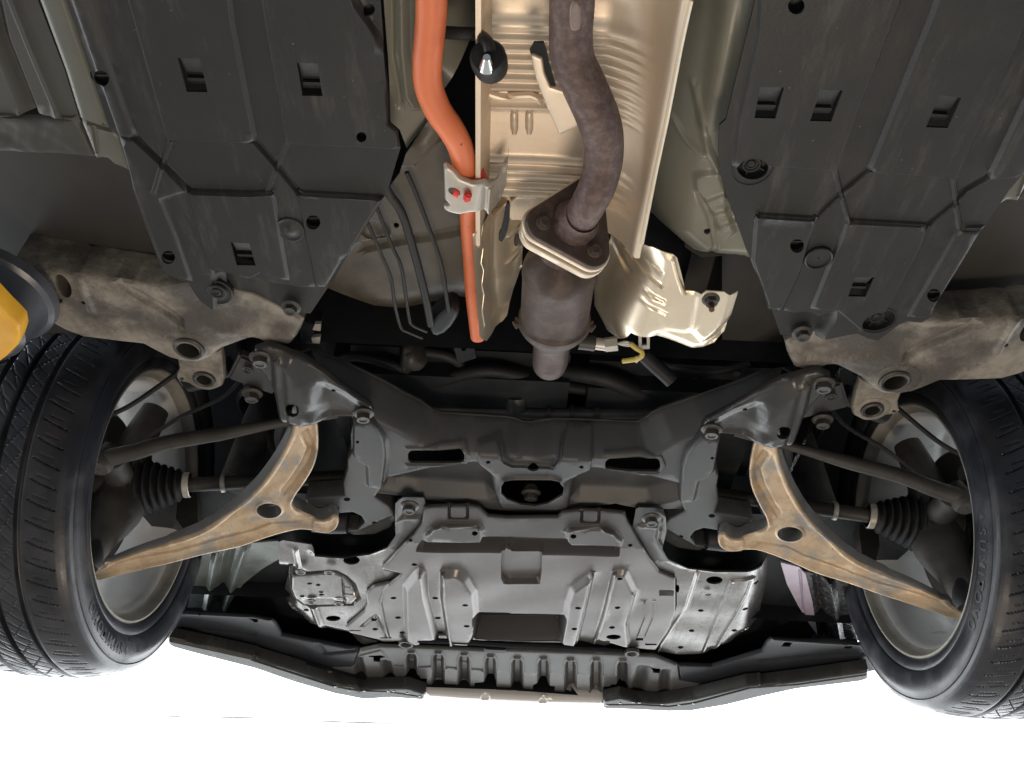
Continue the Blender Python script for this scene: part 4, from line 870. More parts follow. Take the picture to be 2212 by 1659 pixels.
# ---- brake, knuckle, driveshaft, tie rod, damper fork on each side
for s in (-1, 1):
    side = 'left' if s < 0 else 'right'
    def S(v): return Vector((v[0] * s, v[1], v[2]))
    hubx = .685
    lathe('brake_shield', car, 'knuckle', S((hubx + .03, AX.y, AX.z)), (s, 0, 0), [(.04, .0), (.10, .0), (.128, -.006), (.132, -.003), (.130, .004), (.10, .006)], seg=40, label='dusty brake disc shield inside the %s wheel' % side)
    kn = tube('steering_knuckle', car, 'knuckle', [S((.675, 1.17, .615)), S((.672, 1.18, .66)), S((.672, 1.19, .71)), S((.675, 1.19, .76)), S((.67, 1.17, .82)), S((.655, 1.16, .90))], [.020, .026, .042, .046, .030, .022], seg=20, label='cast steering knuckle inside the %s wheel' % side)
    tube('steering_arm', kn, 'knuckle', [S((.67, 1.17, .76)), S((.655, 1.10, .742)), S((.635, 1.055, .725))], [.024, .02, .018], seg=14)
    tube('caliper', kn, 'knuckle', [S((.700, 1.06, .69)), S((.695, 1.065, .74)), S((.70, 1.08, .79))], [.026, .03, .024], seg=16)
    lathe('ball_joint', kn, 'rubber', S((.668, 1.165, .60)), (0, 0, 1), [(.001, -.004), (.016, -.003), (.02, .01), (.014, .03), (.012, .04)], seg=20)
    # driveshaft with ribbed boot
    y0, z0 = 1.20, .772
    ds = tube('drive_shaft', car, 'zinc_dark', [S((.60, y0, z0)), S((.40, y0 + .01, z0 + .03)), S((.2, y0 + .02, z0 + .06))], .0125, sub=1, seg=16, label='dark drive shaft running to the %s wheel' % side)
    pr = [(.020, -.012), (.0205, -.002)]
    for k in range(7):
        r = .024 + .0042 * k; q = .002 + .0115 * k; pr += [(r - .003, q), (r + .004, q + .0035), (r + .004, q + .006), (r - .002, q + .0105)]
    pr += [(.052, .083), (.052, .098), (.050, .100), (.046, .102)]
    ax = (S((.60, y0, z0)) - S((.40, y0 + .01, z0 + .03))).normalized(); bo = S((.583, y0 + .001, z0 + .0025))
    bt = lathe('shaft_boot', ds, 'rubber', bo, ax, pr, seg=36)
    lathe('boot_clamp', ds, 'zinc', bo + ax * .083, ax, [(.0525, 0), (.0535, .001), (.0535, .009), (.0525, .010)], seg=36)
    lathe('boot_clamp', ds, 'zinc', bo - ax * .013, ax, [(.0208, 0), (.0218, .001), (.0218, .010), (.0208, .011)], seg=28)
    lathe('boot_clamp', ds, 'zinc', bo - ax * .07, ax, [(.0128, 0), (.016, .001), (.016, .007), (.0128, .008)], seg=24)
    lathe('joint_housing', ds, 'knuckle', bo + ax * .097, ax, [(.047, 0), (.050, .002), (.050, .028), (.040, .034), (.036, .05)], seg=32)
    # tie rod
    tr = tube('tie_rod', car, 'knuckle', [S((.640, 1.045, .715)), S((.60, 1.04, .725)), S((.55, 1.03, .738)), S((.47, 1.02, .752)), S((.40, 1.01, .765)), S((.30, 1.0, .785))], [.013, .0125, .0115, .0105, .0075, .0075], seg=16, label='tie rod behind the %s drive shaft' % side)
    lathe('tie_rod_end', tr, 'knuckle', S((.645, 1.048, .708)), (0, .1, 1), [(.001, -.012), (.014, -.012), (.018, -.005), (.018, .014), (.012, .024), (.009, .035)], seg=20)
    # damper fork, stabiliser link, inner fender metal
    sheet('damper_fork', car, 'knuckle', [(x, y) for x, y in ([(385, 1060), (425, 1058), (428, 1130), (415, 1160), (400, 1150), (380, 1120)] if s < 0 else [(1855, 1095), (1895, 1100), (1900, 1180), (1890, 1220), (1862, 1200), (1856, 1150)])], Plane((0, 1.27, 0), (1, 0, 0), (0, 0, 1), (0, 1, 0)), .03, fine=.008, coarse=1, label='damper fork behind the %s drive shaft' % side)
    tube('stabiliser_bar', car, 'steel_black', [S((.34, 1.02, .80)), S((.385, 1.04, .80)), S((.40, 1.09, .79)), S((.39, 1.15, .785)), S((.40, 1.20, .78)), S((.46, 1.25, .77)), S((.54, 1.30, .765))], .0115, seg=16, label='curved stabiliser bar behind the %s control arm' % side)
    tube('brake_hose', car, 'rubber', [S((.50, .98, .90)), S((.56, 1.0, .85)), S((.62, 1.02, .80)), S((.66, 1.03, .78))], .0038, seg=10, label='rubber brake hose in the %s wheel arch' % side)
    lathe('hose_bracket', car, 'plastic_dark', S((.505, .975, .835)), (s, .25, -.1), [(.001, -.04), (.016, -.04), (.018, .0), (.026, .008), (.027, .03), (.014, .04), (.001, .04)], seg=16, label='black hose mount in the %s wheel arch' % side)
    dm = tube('damper', car, 'engine_grey', [S((.505, 1.23, .80)), S((.50, 1.24, .95)), S((.49, 1.26, 1.18))], [.030, .030, .024], sub=2, seg=20, label='grey damper tube in the %s wheel arch' % side)
    lathe('spring', dm, 'steel_black', S((.497, 1.245, 1.0)), (0, .06, 1), [(.05, -.02), (.058, -.012), (.05, -.004), (.05, .03), (.058, .038), (.05, .046), (.05, .08), (.058, .088), (.05, .096)], seg=24)
    tube('sensor_cable', car, 'rubber', [S((.45, 1.0, .88)), S((.50, 1.06, .86)), S((.58, 1.10, .84)), S((.65, 1.13, .80))], .0035, seg=8)
    # wheel arch liner behind and above the tyre
    lathe('wheel_liner', car, 'plastic_dark', S((.46, AX.y, AX.z)), (s, 0, 0), [(.36, 0), (.365, .05), (.365, .46)], seg=40, a0=R_(0) if s > 0 else R_(-150), a1=R_(150) if s > 0 else 0, u=(0, 1, 0), label='dark wheel arch liner over the %s tyre' % side)
    link('arch_wall', mesh('arch_wall', [S((.458, .80, .86)), S((.458, 1.70, .86)), S((.458, 1.70, 1.22)), S((.458, .80, 1.22))], [(0, 1, 2, 3)]), 'apron_wet' if s > 0 else 'engine_grey', car, 'inner wall of the %s wheel arch' % side)

# inner fender metal seen past the control arms
sheet('fender_apron', car, 'paint_apron', [(600, 1170), (640, 1185), (565, 1230), (525, 1262), (490, 1312), (405, 1312), (425, 1230), (440, 1190), (520, 1175)], zplane(.772), .004, feats=[('rib', [(470, 1190), (448, 1312)], .02, -.010, .9), ('rib', [(530, 1180), (488, 1312)], .018, -.012, .9), ('rib', [(500, 1180), (470, 1312)], .02, .010, .9), ('noise', .001, 90)], fine=.005, label='pale green inner fender metal beside the left tyre')
sheet('fender_apron', car, 'paint_lilac', [(1686, 1215), (1725, 1225), (1740, 1240), (1755, 1300), (1766, 1372), (1750, 1350), (1725, 1310), (1700, 1262)], zplane(.768), .004, feats=[('rib', [(1728, 1230), (1738, 1340)], .006, .004)], fine=.005, label='bright lilac painted inner fender edge beside the right tyre')
sheet('fender_liner', car, 'apron_wet', [(1735, 1235), (1840, 1260), (1850, 1330), (1870, 1385), (1765, 1378), (1755, 1300)], zplane(.772), .004, feats=[('rib', [(1790, 1245), (1812, 1378)], .022, -.014, .9), ('rib', [(1765, 1245), (1782, 1378)], .02, .012, .9), ('noise', .0015, 200)], fine=.004, label='wet speckled fender liner beside the right tyre')

# ---- splash shields under the nose
UC = t('J', [(1470, 1150), (1480, 1105), (1560, 1095), (1700, 1095), (1860, 1095), (1960, 1110), (2040, 1180)]) + t('K', [(0, 1195), (430, 1190), (480, 1150), (640, 1130), (800, 1135), (1020, 1155), (1040, 1220), (1130, 1380), (1240, 1560)]) + \
     t('O', [(1320, 10), (1460, 65), (1462, 350), (1420, 480), (1330, 620), (1290, 690), (1050, 660), (1030, 630), (920, 620), (860, 650), (720, 630), (590, 600), (560, 630), (0, 610)]) + \
     t('N', [(2100, 608), (1850, 605), (1740, 600), (1600, 590), (1570, 552), (1430, 552), (1450, 590), (1280, 610), (1120, 620), (1080, 595), (830, 540), (800, 490), (960, 350), (985, 280), (975, 190), (1040, 130), (1180, 100), (1280, 20)]) + t('J', [(1110, 1640), (1290, 1440), (1400, 1330), (1460, 1240)])
ZU = .735
uch = [t('N', ell(*p, 26, 11, n=12)) for p in ((1215, 232), (1578, 232), (1843, 243), (1255, 403), (1600, 405), (1856, 428), (1045, 425), (1055, 503), (1293, 530), (1625, 533))] + \
      [t('O', ell(*p, 26, 12, n=12)) for p in ((972, 22), (610, 267), (952, 274), (578, 452), (905, 446), (862, 575), (1380, 177))] + [t('O', ell(918, 530, 64, 22)), t('O', [(1115, 580), (1180, 580), (1175, 600), (1112, 600)]), t('O', [(1195, 625), (1300, 628), (1292, 642), (1195, 640)]), t('N', [(830, 512), (935, 515), (930, 522), (835, 522)]), t('N', [(1100, 573), (1200, 570), (1195, 582), (1105, 584)]),
       t('J', ell(1925, 1303, 26, 20, n=12)), t('K', ell(570, 1325, 26, 20, n=12)), t('K', ell(1065, 1433, 20, 14, n=12)), t('J', ell(1365, 1390, 18, 12, n=12)), t('J', ell(1397, 1597, 24, 12, n=12))]
SPL = [(780, 1176), (1106, 1182), (1440, 1192)]
ucf = [('rib', SPL, .004, 0.0), ('plate', t('J', [(1430, 1480), (2212, 1490)]) + t('K', [(0, 1500), (950, 1520), (960, 1430), (540, 1415), (505, 1380), (0, 1370)]) + t('J', [(2000, 1370), (1990, 1395), (1480, 1395), (1450, 1440)]), .030, .010),
       ('plate', t('J', [(1480, 1385), (1495, 1345), (1525, 1302), (1565, 1272), (1610, 1255), (1700, 1246), (1930, 1250), (1965, 1262), (1982, 1290), (1985, 1390)]), -.006, .006), ('plate', t('K', [(515, 1410), (517, 1300), (532, 1280), (560, 1270), (800, 1268), (860, 1280), (920, 1312), (965, 1355), (988, 1395), (990, 1430)]), -.006, .006),
       ('rib', t('J', [(1500, 1330), (1560, 1270), (1640, 1245), (1940, 1245), (1990, 1290)]), .008, -.004, .9), ('rib', t('K', [(510, 1300), (550, 1270), (800, 1260), (920, 1310), (985, 1380)]), .008, -.004, .9),
       ('rib', t('J', [(1700, 1100), (1700, 1200), (1860, 1200), (1860, 1100)]), .006, .006, .9), ('rib', t('K', [(645, 1140), (640, 1230), (790, 1235), (795, 1140)]), .006, .006, .9),
       ('plate', t('J', [(2160, 1500), (2212, 1500)]) + t('K', [(0, 1510), (290, 1515), (285, 1600)]) + t('O', [(285, 0), (270, 110), (0, 110)]) + t('N', [(2180, 105), (2160, 60)]), .012, .004),
       ('plate', t('N', [(1330, 560), (1320, 120), (1440, -30), (1480, 0), (1500, 200), (1560, 430), (1600, 600), (1400, 600)]), -.014, .012), ('plate', t('N', [(1770, -10), (1640, 0), (1640, 200), (1700, 600), (1880, 610), (1945, 450), (1920, 150), (1850, 40)]), -.012, .012),
       ('plate', t('O', [(735, 0), (560, 130), (520, 250), (500, 400), (460, 600), (590, 620), (640, 420), (740, 0)]), -.012, .012), ('plate', t('O', [(925, 0), (870, 200), (770, 560), (1050, 640), (1030, 430), (1110, 160), (1020, -20)]), -.010, .012),
       ('plate', t('N', [(1930, 368), (2212, 370)]) + t('O', [(0, 378), (485, 390), (450, 580), (0, 586)]) + t('N', [(1945, 582)]), .055, .014),
       ('rib', t('N', [(1640, 0), (1660, 280), (1720, 590)]), .008, -.004), ('rib', t('O', [(925, 0), (840, 350), (750, 620)]), .008, -.004), ('rib', t('O', [(735, 20), (680, 280), (610, 580)]), .008, -.004),
       ('rib', t('O', [(1190, 265), (1200, 390), (1130, 570)]), .005, -.003), ('rib', t('O', [(1275, 265), (1270, 400), (1200, 560)]), .005, -.003), ('rib', t('O', [(1095, 160), (1040, 440), (1060, 600)]), .007, -.004),
       ('rib', t('N', [(940, 480), (1060, 380), (1150, 560)]), .010, .004, .9), ('rib', t('N', [(1270, 30), (1130, 160), (1100, 260), (1130, 430), (1170, 560)]), .008, -.004),
       ('plate', t('O', [(1320, 165), (1440, 165), (1440, 210), (1320, 210)]), .006, .003), ('edge', .004, .003), ('noise', .0008, 50)]
uc = sheet('splash_shield', car, 'splash', UC, tiltplane(ZU, 1.5, -.02), .003, uch, ucf, fine=.004, coarse=4, label='broad grey splash shield under the engine with raised columns')
spl = [at(*q, ZU) for q in SPL]; me = uc.data; me.materials.append(MATS['splash_shaded'])
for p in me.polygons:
    if p.center.y < np.interp(p.center.x, [q.x for q in spl], [q.y for q in spl]): p.material_index = 1  # rear strip gets the shaded copy
LS = t('J', [(215, 1405), (250, 1388), (500, 1425), (540, 1478), (800, 1495), (1020, 1460), (1170, 1400), (1240, 1300), (1235, 1130), (1240, 1015), (1290, 1010), (1480, 1020), (1500, 1080), (1470, 1180), (1440, 1290), (1300, 1440), (1130, 1650)]) + \
     t('N', [(1290, 20), (1200, 120), (1060, 150), (1000, 200), (1000, 290), (840, 480), (880, 560), (1080, 610), (960, 640), (800, 595), (600, 565), (420, 515), (300, 410), (240, 330), (245, 250), (275, 120), (285, 30)]) + t('J', [(225, 1600), (210, 1500)])
acc = t('N', [(300, 20), (720, 0), (800, 40), (870, 110), (915, 240), (860, 290), (500, 300), (430, 290), (340, 260), (300, 180)])
lsp = sheet('side_splash_shield', car, 'splash_white', LS, tiltplane(ZU + .010, 1.4, -.02), .003, [t('J', ell(850, 1560, 72, 38)), t('N', ell(690, 410, 64, 24)), t('J', ell(320, 1600, 26, 14, n=12)), t('N', ell(455, 337, 24, 11, n=12)), t('N', ell(520, 480, 20, 7, n=12))],
      [('rib', acc + acc[:1], .009, .008, .9), ('rib', t('J', [(360, 1470), (400, 1659)]), .012, -.006, .9), ('roll', t('J', [(540, 1478), (800, 1495), (1020, 1460), (1170, 1400), (1240, 1300), (1235, 1130), (1240, 1015)]), .018, -.012), ('rib', t('N', [(520, 310), (560, 420), (600, 560)]), .02, -.005, .9), ('roll', t('N', [(285, 30), (240, 330), (420, 515), (800, 595)]), .05, .03),
       ('rib', t('J', [(1300, 1190), (1420, 1190)]), .015, -.004), ('rib', t('N', [(730, 0), (760, 60), (790, 290)]), .006, .004), ('noise', .0008, 70)], fine=.004, coarse=4, label='shiny grey side splash shield with access cover, left of the centre shield')
cov = sheet('access_cover', lsp, 'splash_white', t('N', [(330, 40), (700, 15), (780, 50), (850, 120), (895, 240), (860, 275), (500, 285), (430, 270), (360, 240), (325, 160)]), tiltplane(ZU + .006, 1.4, -.02), .003, [t('N', ell(*p, 22, 10, n=12)) for p in ((560, 117), (485, 105), (585, 178), (588, 202), (420, 215))] , [('rib', t('N', [(770, 70), (790, 290)]), .006, .005, .9), ('rib', t('N', [(775, 130), (870, 145)]), .005, .004, .9), ('rib', t('N', [(790, 195), (885, 202)]), .005, .004, .9), ('plate', t('N', [(430, 240), (800, 240), (800, 290), (430, 290)]), .004, .006), ('edge', .004, .004)], fine=.003)
for p in (('N', (405, 5)), ('N', (655, 12)), ('N', (500, 262)), ('N', (738, 282))): hw('push_clip', lsp, 'splash', at(*t(p[0], [p[1]])[0], ZU - .001), .0095)
hw('bolt', lsp, 'grille_grey', at(*t('J', [(1355, 1088)])[0], ZU + .0), .0105, name='push_clip')
RS = t('K', [(1115, 1115), (1140, 1102), (1350, 1108), (1370, 1140), (1375, 1250), (1340, 1400), (1400, 1510), (1560, 1585), (1800, 1615), (2212, 1610)]) + [(1668, 1222), (1666, 1240), (1660, 1290), (1643, 1360), (1620, 1385), (1595, 1402), (1570, 1412)] + t('O', [(1700, 720), (1480, 720), (1300, 690), (1330, 600), (1440, 400), (1470, 300), (1470, 60), (1340, 0)]) + t('K', [(1260, 1560), (1150, 1380), (1080, 1300)])
rsp = sheet('side_splash_shield', car, 'splash_white', RS, tiltplane(ZU + .010, 1.4, -.02), .003, [t('O', ell(1798, 76, 72, 33)), t('O', ell(1478, 150, 16, 36, n=12))] + [t('O', ell(*p, 25, 12, n=12)) for p in ((1680, 340), (1600, 515), (1505, 663), (2168, 132), (2068, 333), (1972, 515))],
      [('rib', t('O', [(1650, 20), (1560, 300), (1300, 690)]), .010, -.005, .9), ('rib', t('O', [(1700, 700), (1860, 300), (1950, 80), (2140, 65), (2090, 200), (1800, 680)]), .008, -.0045), ('roll', t('K', [(1370, 1140), (1375, 1250), (1340, 1400), (1400, 1510), (1560, 1585), (1800, 1615), (2212, 1610)]), .022, -.012), ('roll', [(1668, 1222), (1660, 1290), (1640, 1365), (1595, 1402), (1560, 1412)], .05, .03),
       ('rib', t('K', [(1170, 1260), (1300, 1260)]), .015, -.004), ('rib', t('K', [(1330, 1180), (1300, 1350), (1400, 1490)]), .010, -.004, .9), ('noise', .0008, 70)], fine=.004, coarse=4, label='grey side splash shield right of the centre shield')
hw('bolt', rsp, 'grille_grey', at(*t('K', [(1248, 1195)])[0], ZU + .0), .0105, name='push_clip')
hw('cap', rsp, 'splash', at(*t('O', [(1745, 210)])[0], ZU + .002), .006, name='push_clip')

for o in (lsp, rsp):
    me = o.data; me.materials.append(MATS['splash_shaded'])
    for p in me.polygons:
        if p.center.y < 1.335 and abs(p.center.x) < .262: p.material_index = 1  # painted shade on the rear legs too
# ---- nose: scalloped lower grille, dark fairings, bumper lip
sc = [('N', 1370, 700, 790), ('N', 1605, 705, 805), ('N', 1830, 720, 815), ('N', 2060, 735, 830), ('O', 80, 750, 845), ('O', 310, 755, 850), ('O', 545, 765, 860), ('O', 770, 765, 870), ('O', 1000, 770, 875)]
gf = []
for r, x, y0, y1 in sc:
    gf.append(('plate', t(r, [(x - 40, y1 + 190), (x - 38, y0 + 50), (x - 20, y0 + 10), (x + 20, y0 + 10), (x + 38, y0 + 50), (x + 40, y1 + 190)]), .016, .010))
    gf.append(('rib', t(r, [(x - 48, y1 + 30), (x - 46, y0 + 40), (x - 20, y0), (x + 20, y0), (x + 46, y0 + 40), (x + 48, y1 + 30)]), .010, -.004))
gh = [t('N', [(1290, 925), (1345, 925), (1350, 905), (1440, 905), (1450, 930), (1505, 935), (1508, 1005), (1285, 970)]), t('N', [(1635, 980), (1765, 985), (1780, 1060), (1615, 1055)]), t('N', [(1920, 970), (1990, 965), (2010, 950), (2080, 950), (2110, 975), (2110, 1050), (1920, 1035)]),
      t('O', [(220, 990), (260, 970), (320, 970), (345, 995), (410, 1000), (405, 1055), (215, 1045)]), t('O', [(560, 1028), (700, 1035), (705, 1105), (540, 1105)]), t('O', [(830, 1005), (890, 1000), (900, 985), (970, 985), (990, 1010), (1045, 1020), (1035, 1070), (820, 1065)]), t('N', [(1000, 735), (1140, 730), (1140, 748), (1100, 760), (1100, 790), (1040, 785), (1040, 750), (1000, 745)]), t('O', [(1225, 835), (1330, 850), (1320, 890), (1265, 880), (1260, 860)])]
GR = t('N', [(920, 690), (1090, 655), (1500, 668), (2000, 690)]) + t('O', [(0, 690), (600, 710), (1280, 740), (1480, 820), (1500, 950), (1740, 1000), (1600, 1090), (1200, 1130), (840, 1130), (0, 1115)]) + t('N', [(1800, 1100), (1500, 1085), (1200, 1030), (720, 1000), (610, 845), (870, 830), (890, 750)])
gri = sheet('lower_grille', car, 'grille_grey', GR, tiltplane(.722, 1.75, -.03), .003, gh, gf + [('rib', t('N', [(900, 740), (1100, 690), (1210, 820), (1330, 825), (1440, 835), (1560, 830), (2000, 860)]) , .006, -.002), ('rib', t('N', [(900, 760), (940, 950)]), .03, .012, .9), ('rib', t('N', [(1150, 790), (1200, 980)]), .03, .012, .9), ('rib', t('O', [(1180, 850), (1130, 1040)]), .04, .012, .9), ('rib', t('O', [(1370, 880), (1360, 1040)]), .03, .012, .9), ('rib', t('N', [(640, 830), (720, 960)]), .02, -.008, .9), ('edge', .006, .004)], fine=.004, coarse=4, label='scalloped grey lower grille panel behind the bumper')
tube('seam_rod', gri, 'plastic_dark', [at(*p, .724) for p in t('N', [(1450, 600), (1800, 612), (2212, 640)]) + t('O', [(300, 650), (1000, 690)])], .006, seg=8)
lathe('grommet', gri, 'grille_grey', at(*t('N', [(1325, 632)])[0], .722), (0, 0, 1), [(.016, .004), (.015, -.003), (.012, -.003), (.010, .004)], seg=20)
lathe('grommet', gri, 'grille_grey', at(*t('O', [(1080, 710)])[0], .722), (0, 0, 1), [(.016, .004), (.015, -.003), (.012, -.003), (.008, .004), (.001, .006)], seg=20)
box('clip', gri, 'plastic_dark', at(*t('N', [(2100, 680)])[0], .720), (.045, .018, .008), .002)
FA = t('M', [(1380, 420), (1400, 320), (1600, 335), (2212, 365)]) + t('N', [(160, 400), (240, 560), (600, 630), (920, 690), (890, 750), (870, 835), (600, 840), (300, 810), (0, 755)]) + t('M', [(2212, 750), (1460, 590), (1400, 540)])
fal = sheet('nose_fairing', car, 'plastic_dark', FA, tiltplane(.722, 1.6, 0), .004, [t('M', [(2160, 380), (2212, 385)]) + t('N', [(40, 380), (35, 440), (0, 440)]), t('N', [(30, 170), (150, 170), (150, 245), (30, 240)]) if False else t('M', ell(1750, 345, 10, 6, n=8))], [('edge', .006, .004), ('rib', t('M', [(1600, 500), (2212, 560)]), .02, .006, .9), ('roll', t('M', [(1600, 335), (2212, 365)]) + t('N', [(160, 400)]), .05, -.01), ('rib', t('N', [(560, 640), (620, 720), (900, 690)]), .02, .004, .9)], fine=.005, label='dark plastic fairing at the left of the nose')
FB = t('O', [(1480, 820), (1780, 830), (2212, 700)]) + t('Q', [(80, 560), (300, 575), (650, 585), (880, 610), (1060, 640), (1080, 850), (930, 880), (400, 950), (0, 995)]) + t('O', [(2212, 985), (1900, 995), (1740, 995), (1500, 950)])
far = sheet('nose_fairing', car, 'plastic_dark', FB, tiltplane(.722, 1.6, 0), .004, [t('Q', [(200, 590), (265, 595), (245, 655), (170, 655)]), t('Q', [(720, 630), (790, 625), (775, 670), (715, 665)])], [('edge', .006, .004), ('rib', t('Q', [(0, 780), (500, 740), (880, 720)]), .02, .006, .9), ('roll', t('Q', [(80, 560), (300, 575), (880, 610)]), .05, -.01)], fine=.005, label='dark plastic fairing at the right of the nose')
LIPL = t('M', [(1460, 590), (1900, 680), (2212, 750)]) + t('N', [(0, 758), (350, 860), (700, 985), (860, 1005), (920, 1030), (1200, 1018), (1340, 1018), (1495, 1068), (1480, 1125), (1200, 1105), (960, 1120), (700, 1070), (350, 970), (0, 850)]) + t('M', [(2212, 850), (1700, 720), (1500, 665), (1460, 640)])
lipl = sheet('bumper_lip', car, 'plastic', LIPL, .692, .02, (), [('edge', .008, .006), ('rib', t('M', [(1460, 600), (2212, 765)]) + t('N', [(0, 775), (700, 1000), (900, 1035)]), .012, .006, .9), ('rib', t('N', [(930, 1040), (1160, 1045), (1450, 1090)]), .008, .006, .9)], fine=.004, label='rounded black bumper lip, left half')
LIPR = t('O', [(830, 1130), (980, 1100), (1130, 1140), (1340, 1150), (1620, 1110), (1860, 1050), (2090, 995), (2212, 985)]) + t('Q', [(0, 995), (400, 945), (930, 870), (930, 945), (850, 965), (300, 1030), (0, 1095)]) + t('O', [(2212, 1095), (1900, 1170), (1600, 1220), (1400, 1225), (1100, 1210), (830, 1200)])
lipr = sheet('bumper_lip', car, 'plastic', LIPR, .692, .02, (), [('edge', .008, .006), ('rib', t('O', [(880, 1160), (1160, 1160), (1400, 1175), (1620, 1145), (2100, 1015)]) + t('Q', [(300, 985), (900, 900)]), .010, .006, .9)], fine=.004, label='rounded black bumper lip, right half')
for r, p in [('N', q) for q in ((710, 1005), (830, 1040), (960, 1042), (1172, 1046), (1222, 1046), (1338, 1062), (1446, 1088))] + [('O', q) for q in ((862, 1165), (978, 1148), (1090, 1142), (1145, 1145), (1340, 1158), (1490, 1163), (1615, 1152))]:
    hw('cap', lipl if r == 'N' else lipr, 'chrome', at(*t(r, [p])[0], .692), .0035, name='rivet', axis=(0, .3, -1))
sheet('bumper_cover', car, 'splash_pink', t('N', [(1490, 1062), (1800, 1085), (2212, 1105)]) + t('O', [(300, 1118), (840, 1130), (840, 1172), (300, 1168), (0, 1158)]) + t('N', [(2000, 1140), (1700, 1120), (1495, 1108)]), .700, .03, (), [('edge', .012, .010), ('dome', t('N', [(2015, 1108)])[0], .012, .006), ('dome', t('O', [(305, 1135)])[0], .012, .006)], fine=.004, label='pale pinkish bumper edge in the middle of the nose')
# structure behind the nose keeps daylight out
link('radiator_support', mesh('radiator_support', [(-.72, 1.25, .80), (.72, 1.25, .80), (.60, 1.80, .775), (-.60, 1.80, .775), (-.60, 1.86, 1.2), (.60, 1.86, 1.2)], [(0, 1, 2, 3), (3, 2, 5, 4)]), 'engine', car, 'dark structure above the splash shields')
skp = [at(px, py, .70) for px, py in ((372, 1385), (560, 1422), (700, 1458), (790, 1482), (905, 1495), (1100, 1502), (1310, 1518), (1500, 1520), (1620, 1498), (1760, 1474), (1870, 1458))]
link('bumper_skin', mesh('bumper_skin', [(p.x, p.y, .712) for p in skp] + [(p.x * 1.04, p.y + .05, 1.15) for p in skp], [(k, k + 1, k + 12, k + 11) for k in range(10)]), 'plastic_dark', car, 'dark inner face of the bumper skin')

# ---- things in the dark engine bay
eng = box('gearbox', car, 'engine', (-.12, 1.12, .96), (.40, .34, .22), .03, label='black gearbox mass above the subframe')
box('oil_pan', car, 'engine', (.22, 1.12, .95), (.34, .32, .2), .03, label='black engine sump above the subframe')
tube('drain_boss', eng, 'engine_grey', [at(1115, 885, .85), at(1115, 855, .86)], [.017, .016], sub=1, seg=20)
sr = tube('steering_rack', car, 'engine_grey', [at(840, 880, .86), at(1160, 895, .85), at(1430, 895, .85)], .013, sub=1, seg=16, label='dark steering rack tube behind the subframe')
for x in (1185, 1235, 1285, 1290): lathe('rack_band', sr, 'zinc_dark', at(x, 893, .85), (1, 0, .02), [(.013, -.003), (.0155, -.003), (.0155, .003), (.013, .003)], seg=20)
tube('wiring_conduit', car, 'rubber', [at(880, 850, .87), at(950, 822, .86), at(1060, 800, .86), at(1200, 830, .87), at(1330, 850, .88)], .011, seg=12, label='corrugated wiring conduit in the engine bay')
tube('hose', car, 'rubber', [at(1190, 800, .88), at(1300, 815, .86), at(1400, 850, .86), at(1480, 830, .88)], .014, seg=12, label='dark coolant hose in the engine bay')
for k, (pts, r) in enumerate([([(700, 800), (760, 770), (850, 790), (930, 830)], .008), ([(900, 760), (980, 775), (1060, 850), (1090, 880)], .009), ([(1380, 770), (1450, 790), (1540, 800), (1620, 780)], .008), ([(1260, 870), (1340, 840), (1440, 850), (1520, 830)], .010), ([(820, 870), (900, 860), (1000, 875), (1060, 860)], .006)]):
    tube('hose', car, 'rubber', [at(px, py, .86 + .012 * k) for px, py in pts], r, seg=12)
for px, py in ((870, 800), (960, 850), (1330, 865), (1500, 815), (1590, 800), (760, 830)):
    b_ = box('engine_bracket', car, 'engine_grey', at(px, py, .90), (.035, .03, .02), .003, Quaternion((.2, .3, 1), px * .7)); hw('bolt', b_, 'zinc_dark', at(px, py, .885), .007)
tube('down_pipe', cat, 'rust_can', [cat_o + cat_ax * .195, cat_o + cat_ax * .225 + Vector((0, 0, .012)), cat_o + cat_ax * .24 + Vector((0, .01, .06))], [.0235, .0235, .023], seg=24)
mb = sheet('mount_casting', car, 'zinc_dark', t('F', [(1290, 1390), (1400, 1385), (1440, 1440), (1510, 1500), (1500, 1560), (1400, 1580), (1330, 1610), (1260, 1610), (1270, 1500)]), .85, .03, feats=[('edge', .01, .01), ('dome', t('F', [(1400, 1480)])[0], .02, -.012), ('noise', .002, 150)], fine=.004, soften=1, label='small grey casting in the dark left of the converter')
sheet('mount_plate', car, 'engine', t('F', [(1720, 1300), (1900, 1280), (1935, 1460), (1780, 1510)]), .84, .004, [ell(*t('F', [(1825, 1375)])[0], 6)], fine=.006, label='dark plate hanging below the firewall')
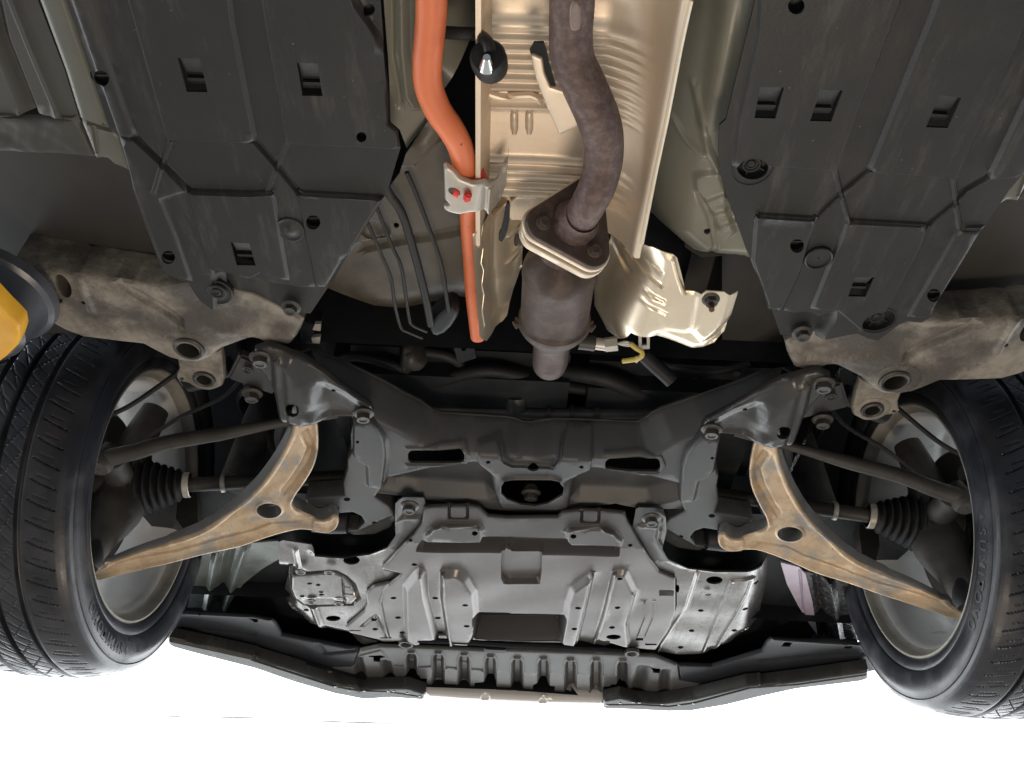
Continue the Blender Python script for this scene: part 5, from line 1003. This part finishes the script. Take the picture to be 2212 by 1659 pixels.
cb = sheet('line_connector', car, 'plastic_dark', t('F', [(440, 1160), (580, 1170), (580, 1220), (530, 1230), (530, 1260), (580, 1270), (570, 1340), (520, 1350), (400, 1340), (390, 1230)]), .80, .02, feats=[('edge', .006, .005)], fine=.004, label='small connector under the end of the left undercover')
sheet('connector_lug', cb, 'zinc', t('F', [(530, 1165), (580, 1165), (578, 1225), (510, 1215)]), .796, .006, fine=.004); sheet('connector_lug', cb, 'zinc', t('F', [(500, 1285), (578, 1275), (570, 1335), (510, 1330)]), .796, .006, fine=.004)

# ================================================================== vehicle lift arm at the left edge
lo_ = at(18, 700, .73); la = empty('lift_arm', (lo_.x - .06, lo_.y, .60)); ROOTS['lift_arm'] = (lo_.x - .06, lo_.y, .60)
tag(la, 'vehicle lift arm with grey post and yellow rubber pad at the left edge', 'lift arm')
pc = at(-10, 640, .735)
lathe('lift_saddle', la, 'lift_steel', (pc.x - .01, pc.y, .742), (0, 0, 1), [(.001, -.06), (.056, -.06), (.062, -.055), (.066, -.03), (.072, -.012), (.078, -.008), (.08, .004), (.07, .01), (.001, .01)], seg=48)
sheet('rubber_pad', la, 'pad_yellow', [(-60, 640), (-20, 640), (8, 672), (26, 690), (40, 705), (44, 725), (36, 750), (10, 775), (-10, 790), (-60, 800)], .66, .02, feats=[('edge', .005, .004), ('noise', .001, 120)], fine=.003)
box('lift_beam', la, 'lift_steel', (lo_.x - .14, lo_.y - .03, .62), (.16, .09, .06), .006)
# ================================================================== thin dark lines on the bright background
wr_ = empty('overhead_wire', tuple(atY(600, 1552, 4.6))); ROOTS['overhead_wire'] = tuple(atY(600, 1552, 4.6))
tag(wr_, 'thin grey wire crossing the white background below the car nose', 'wire')
for a, b in (((325, 1546), (406, 1548)), ((432, 1548), (592, 1552)), ((650, 1557), (892, 1564))):
    p, q = atY(*a, 4.6), atY(*b, 4.6)
    tube('wire_segment', wr_, 'beam_grey', [p, p.lerp(q, .3), p.lerp(q, .7), q], [.0006, .005, .005, .0006], sub=1, seg=8)
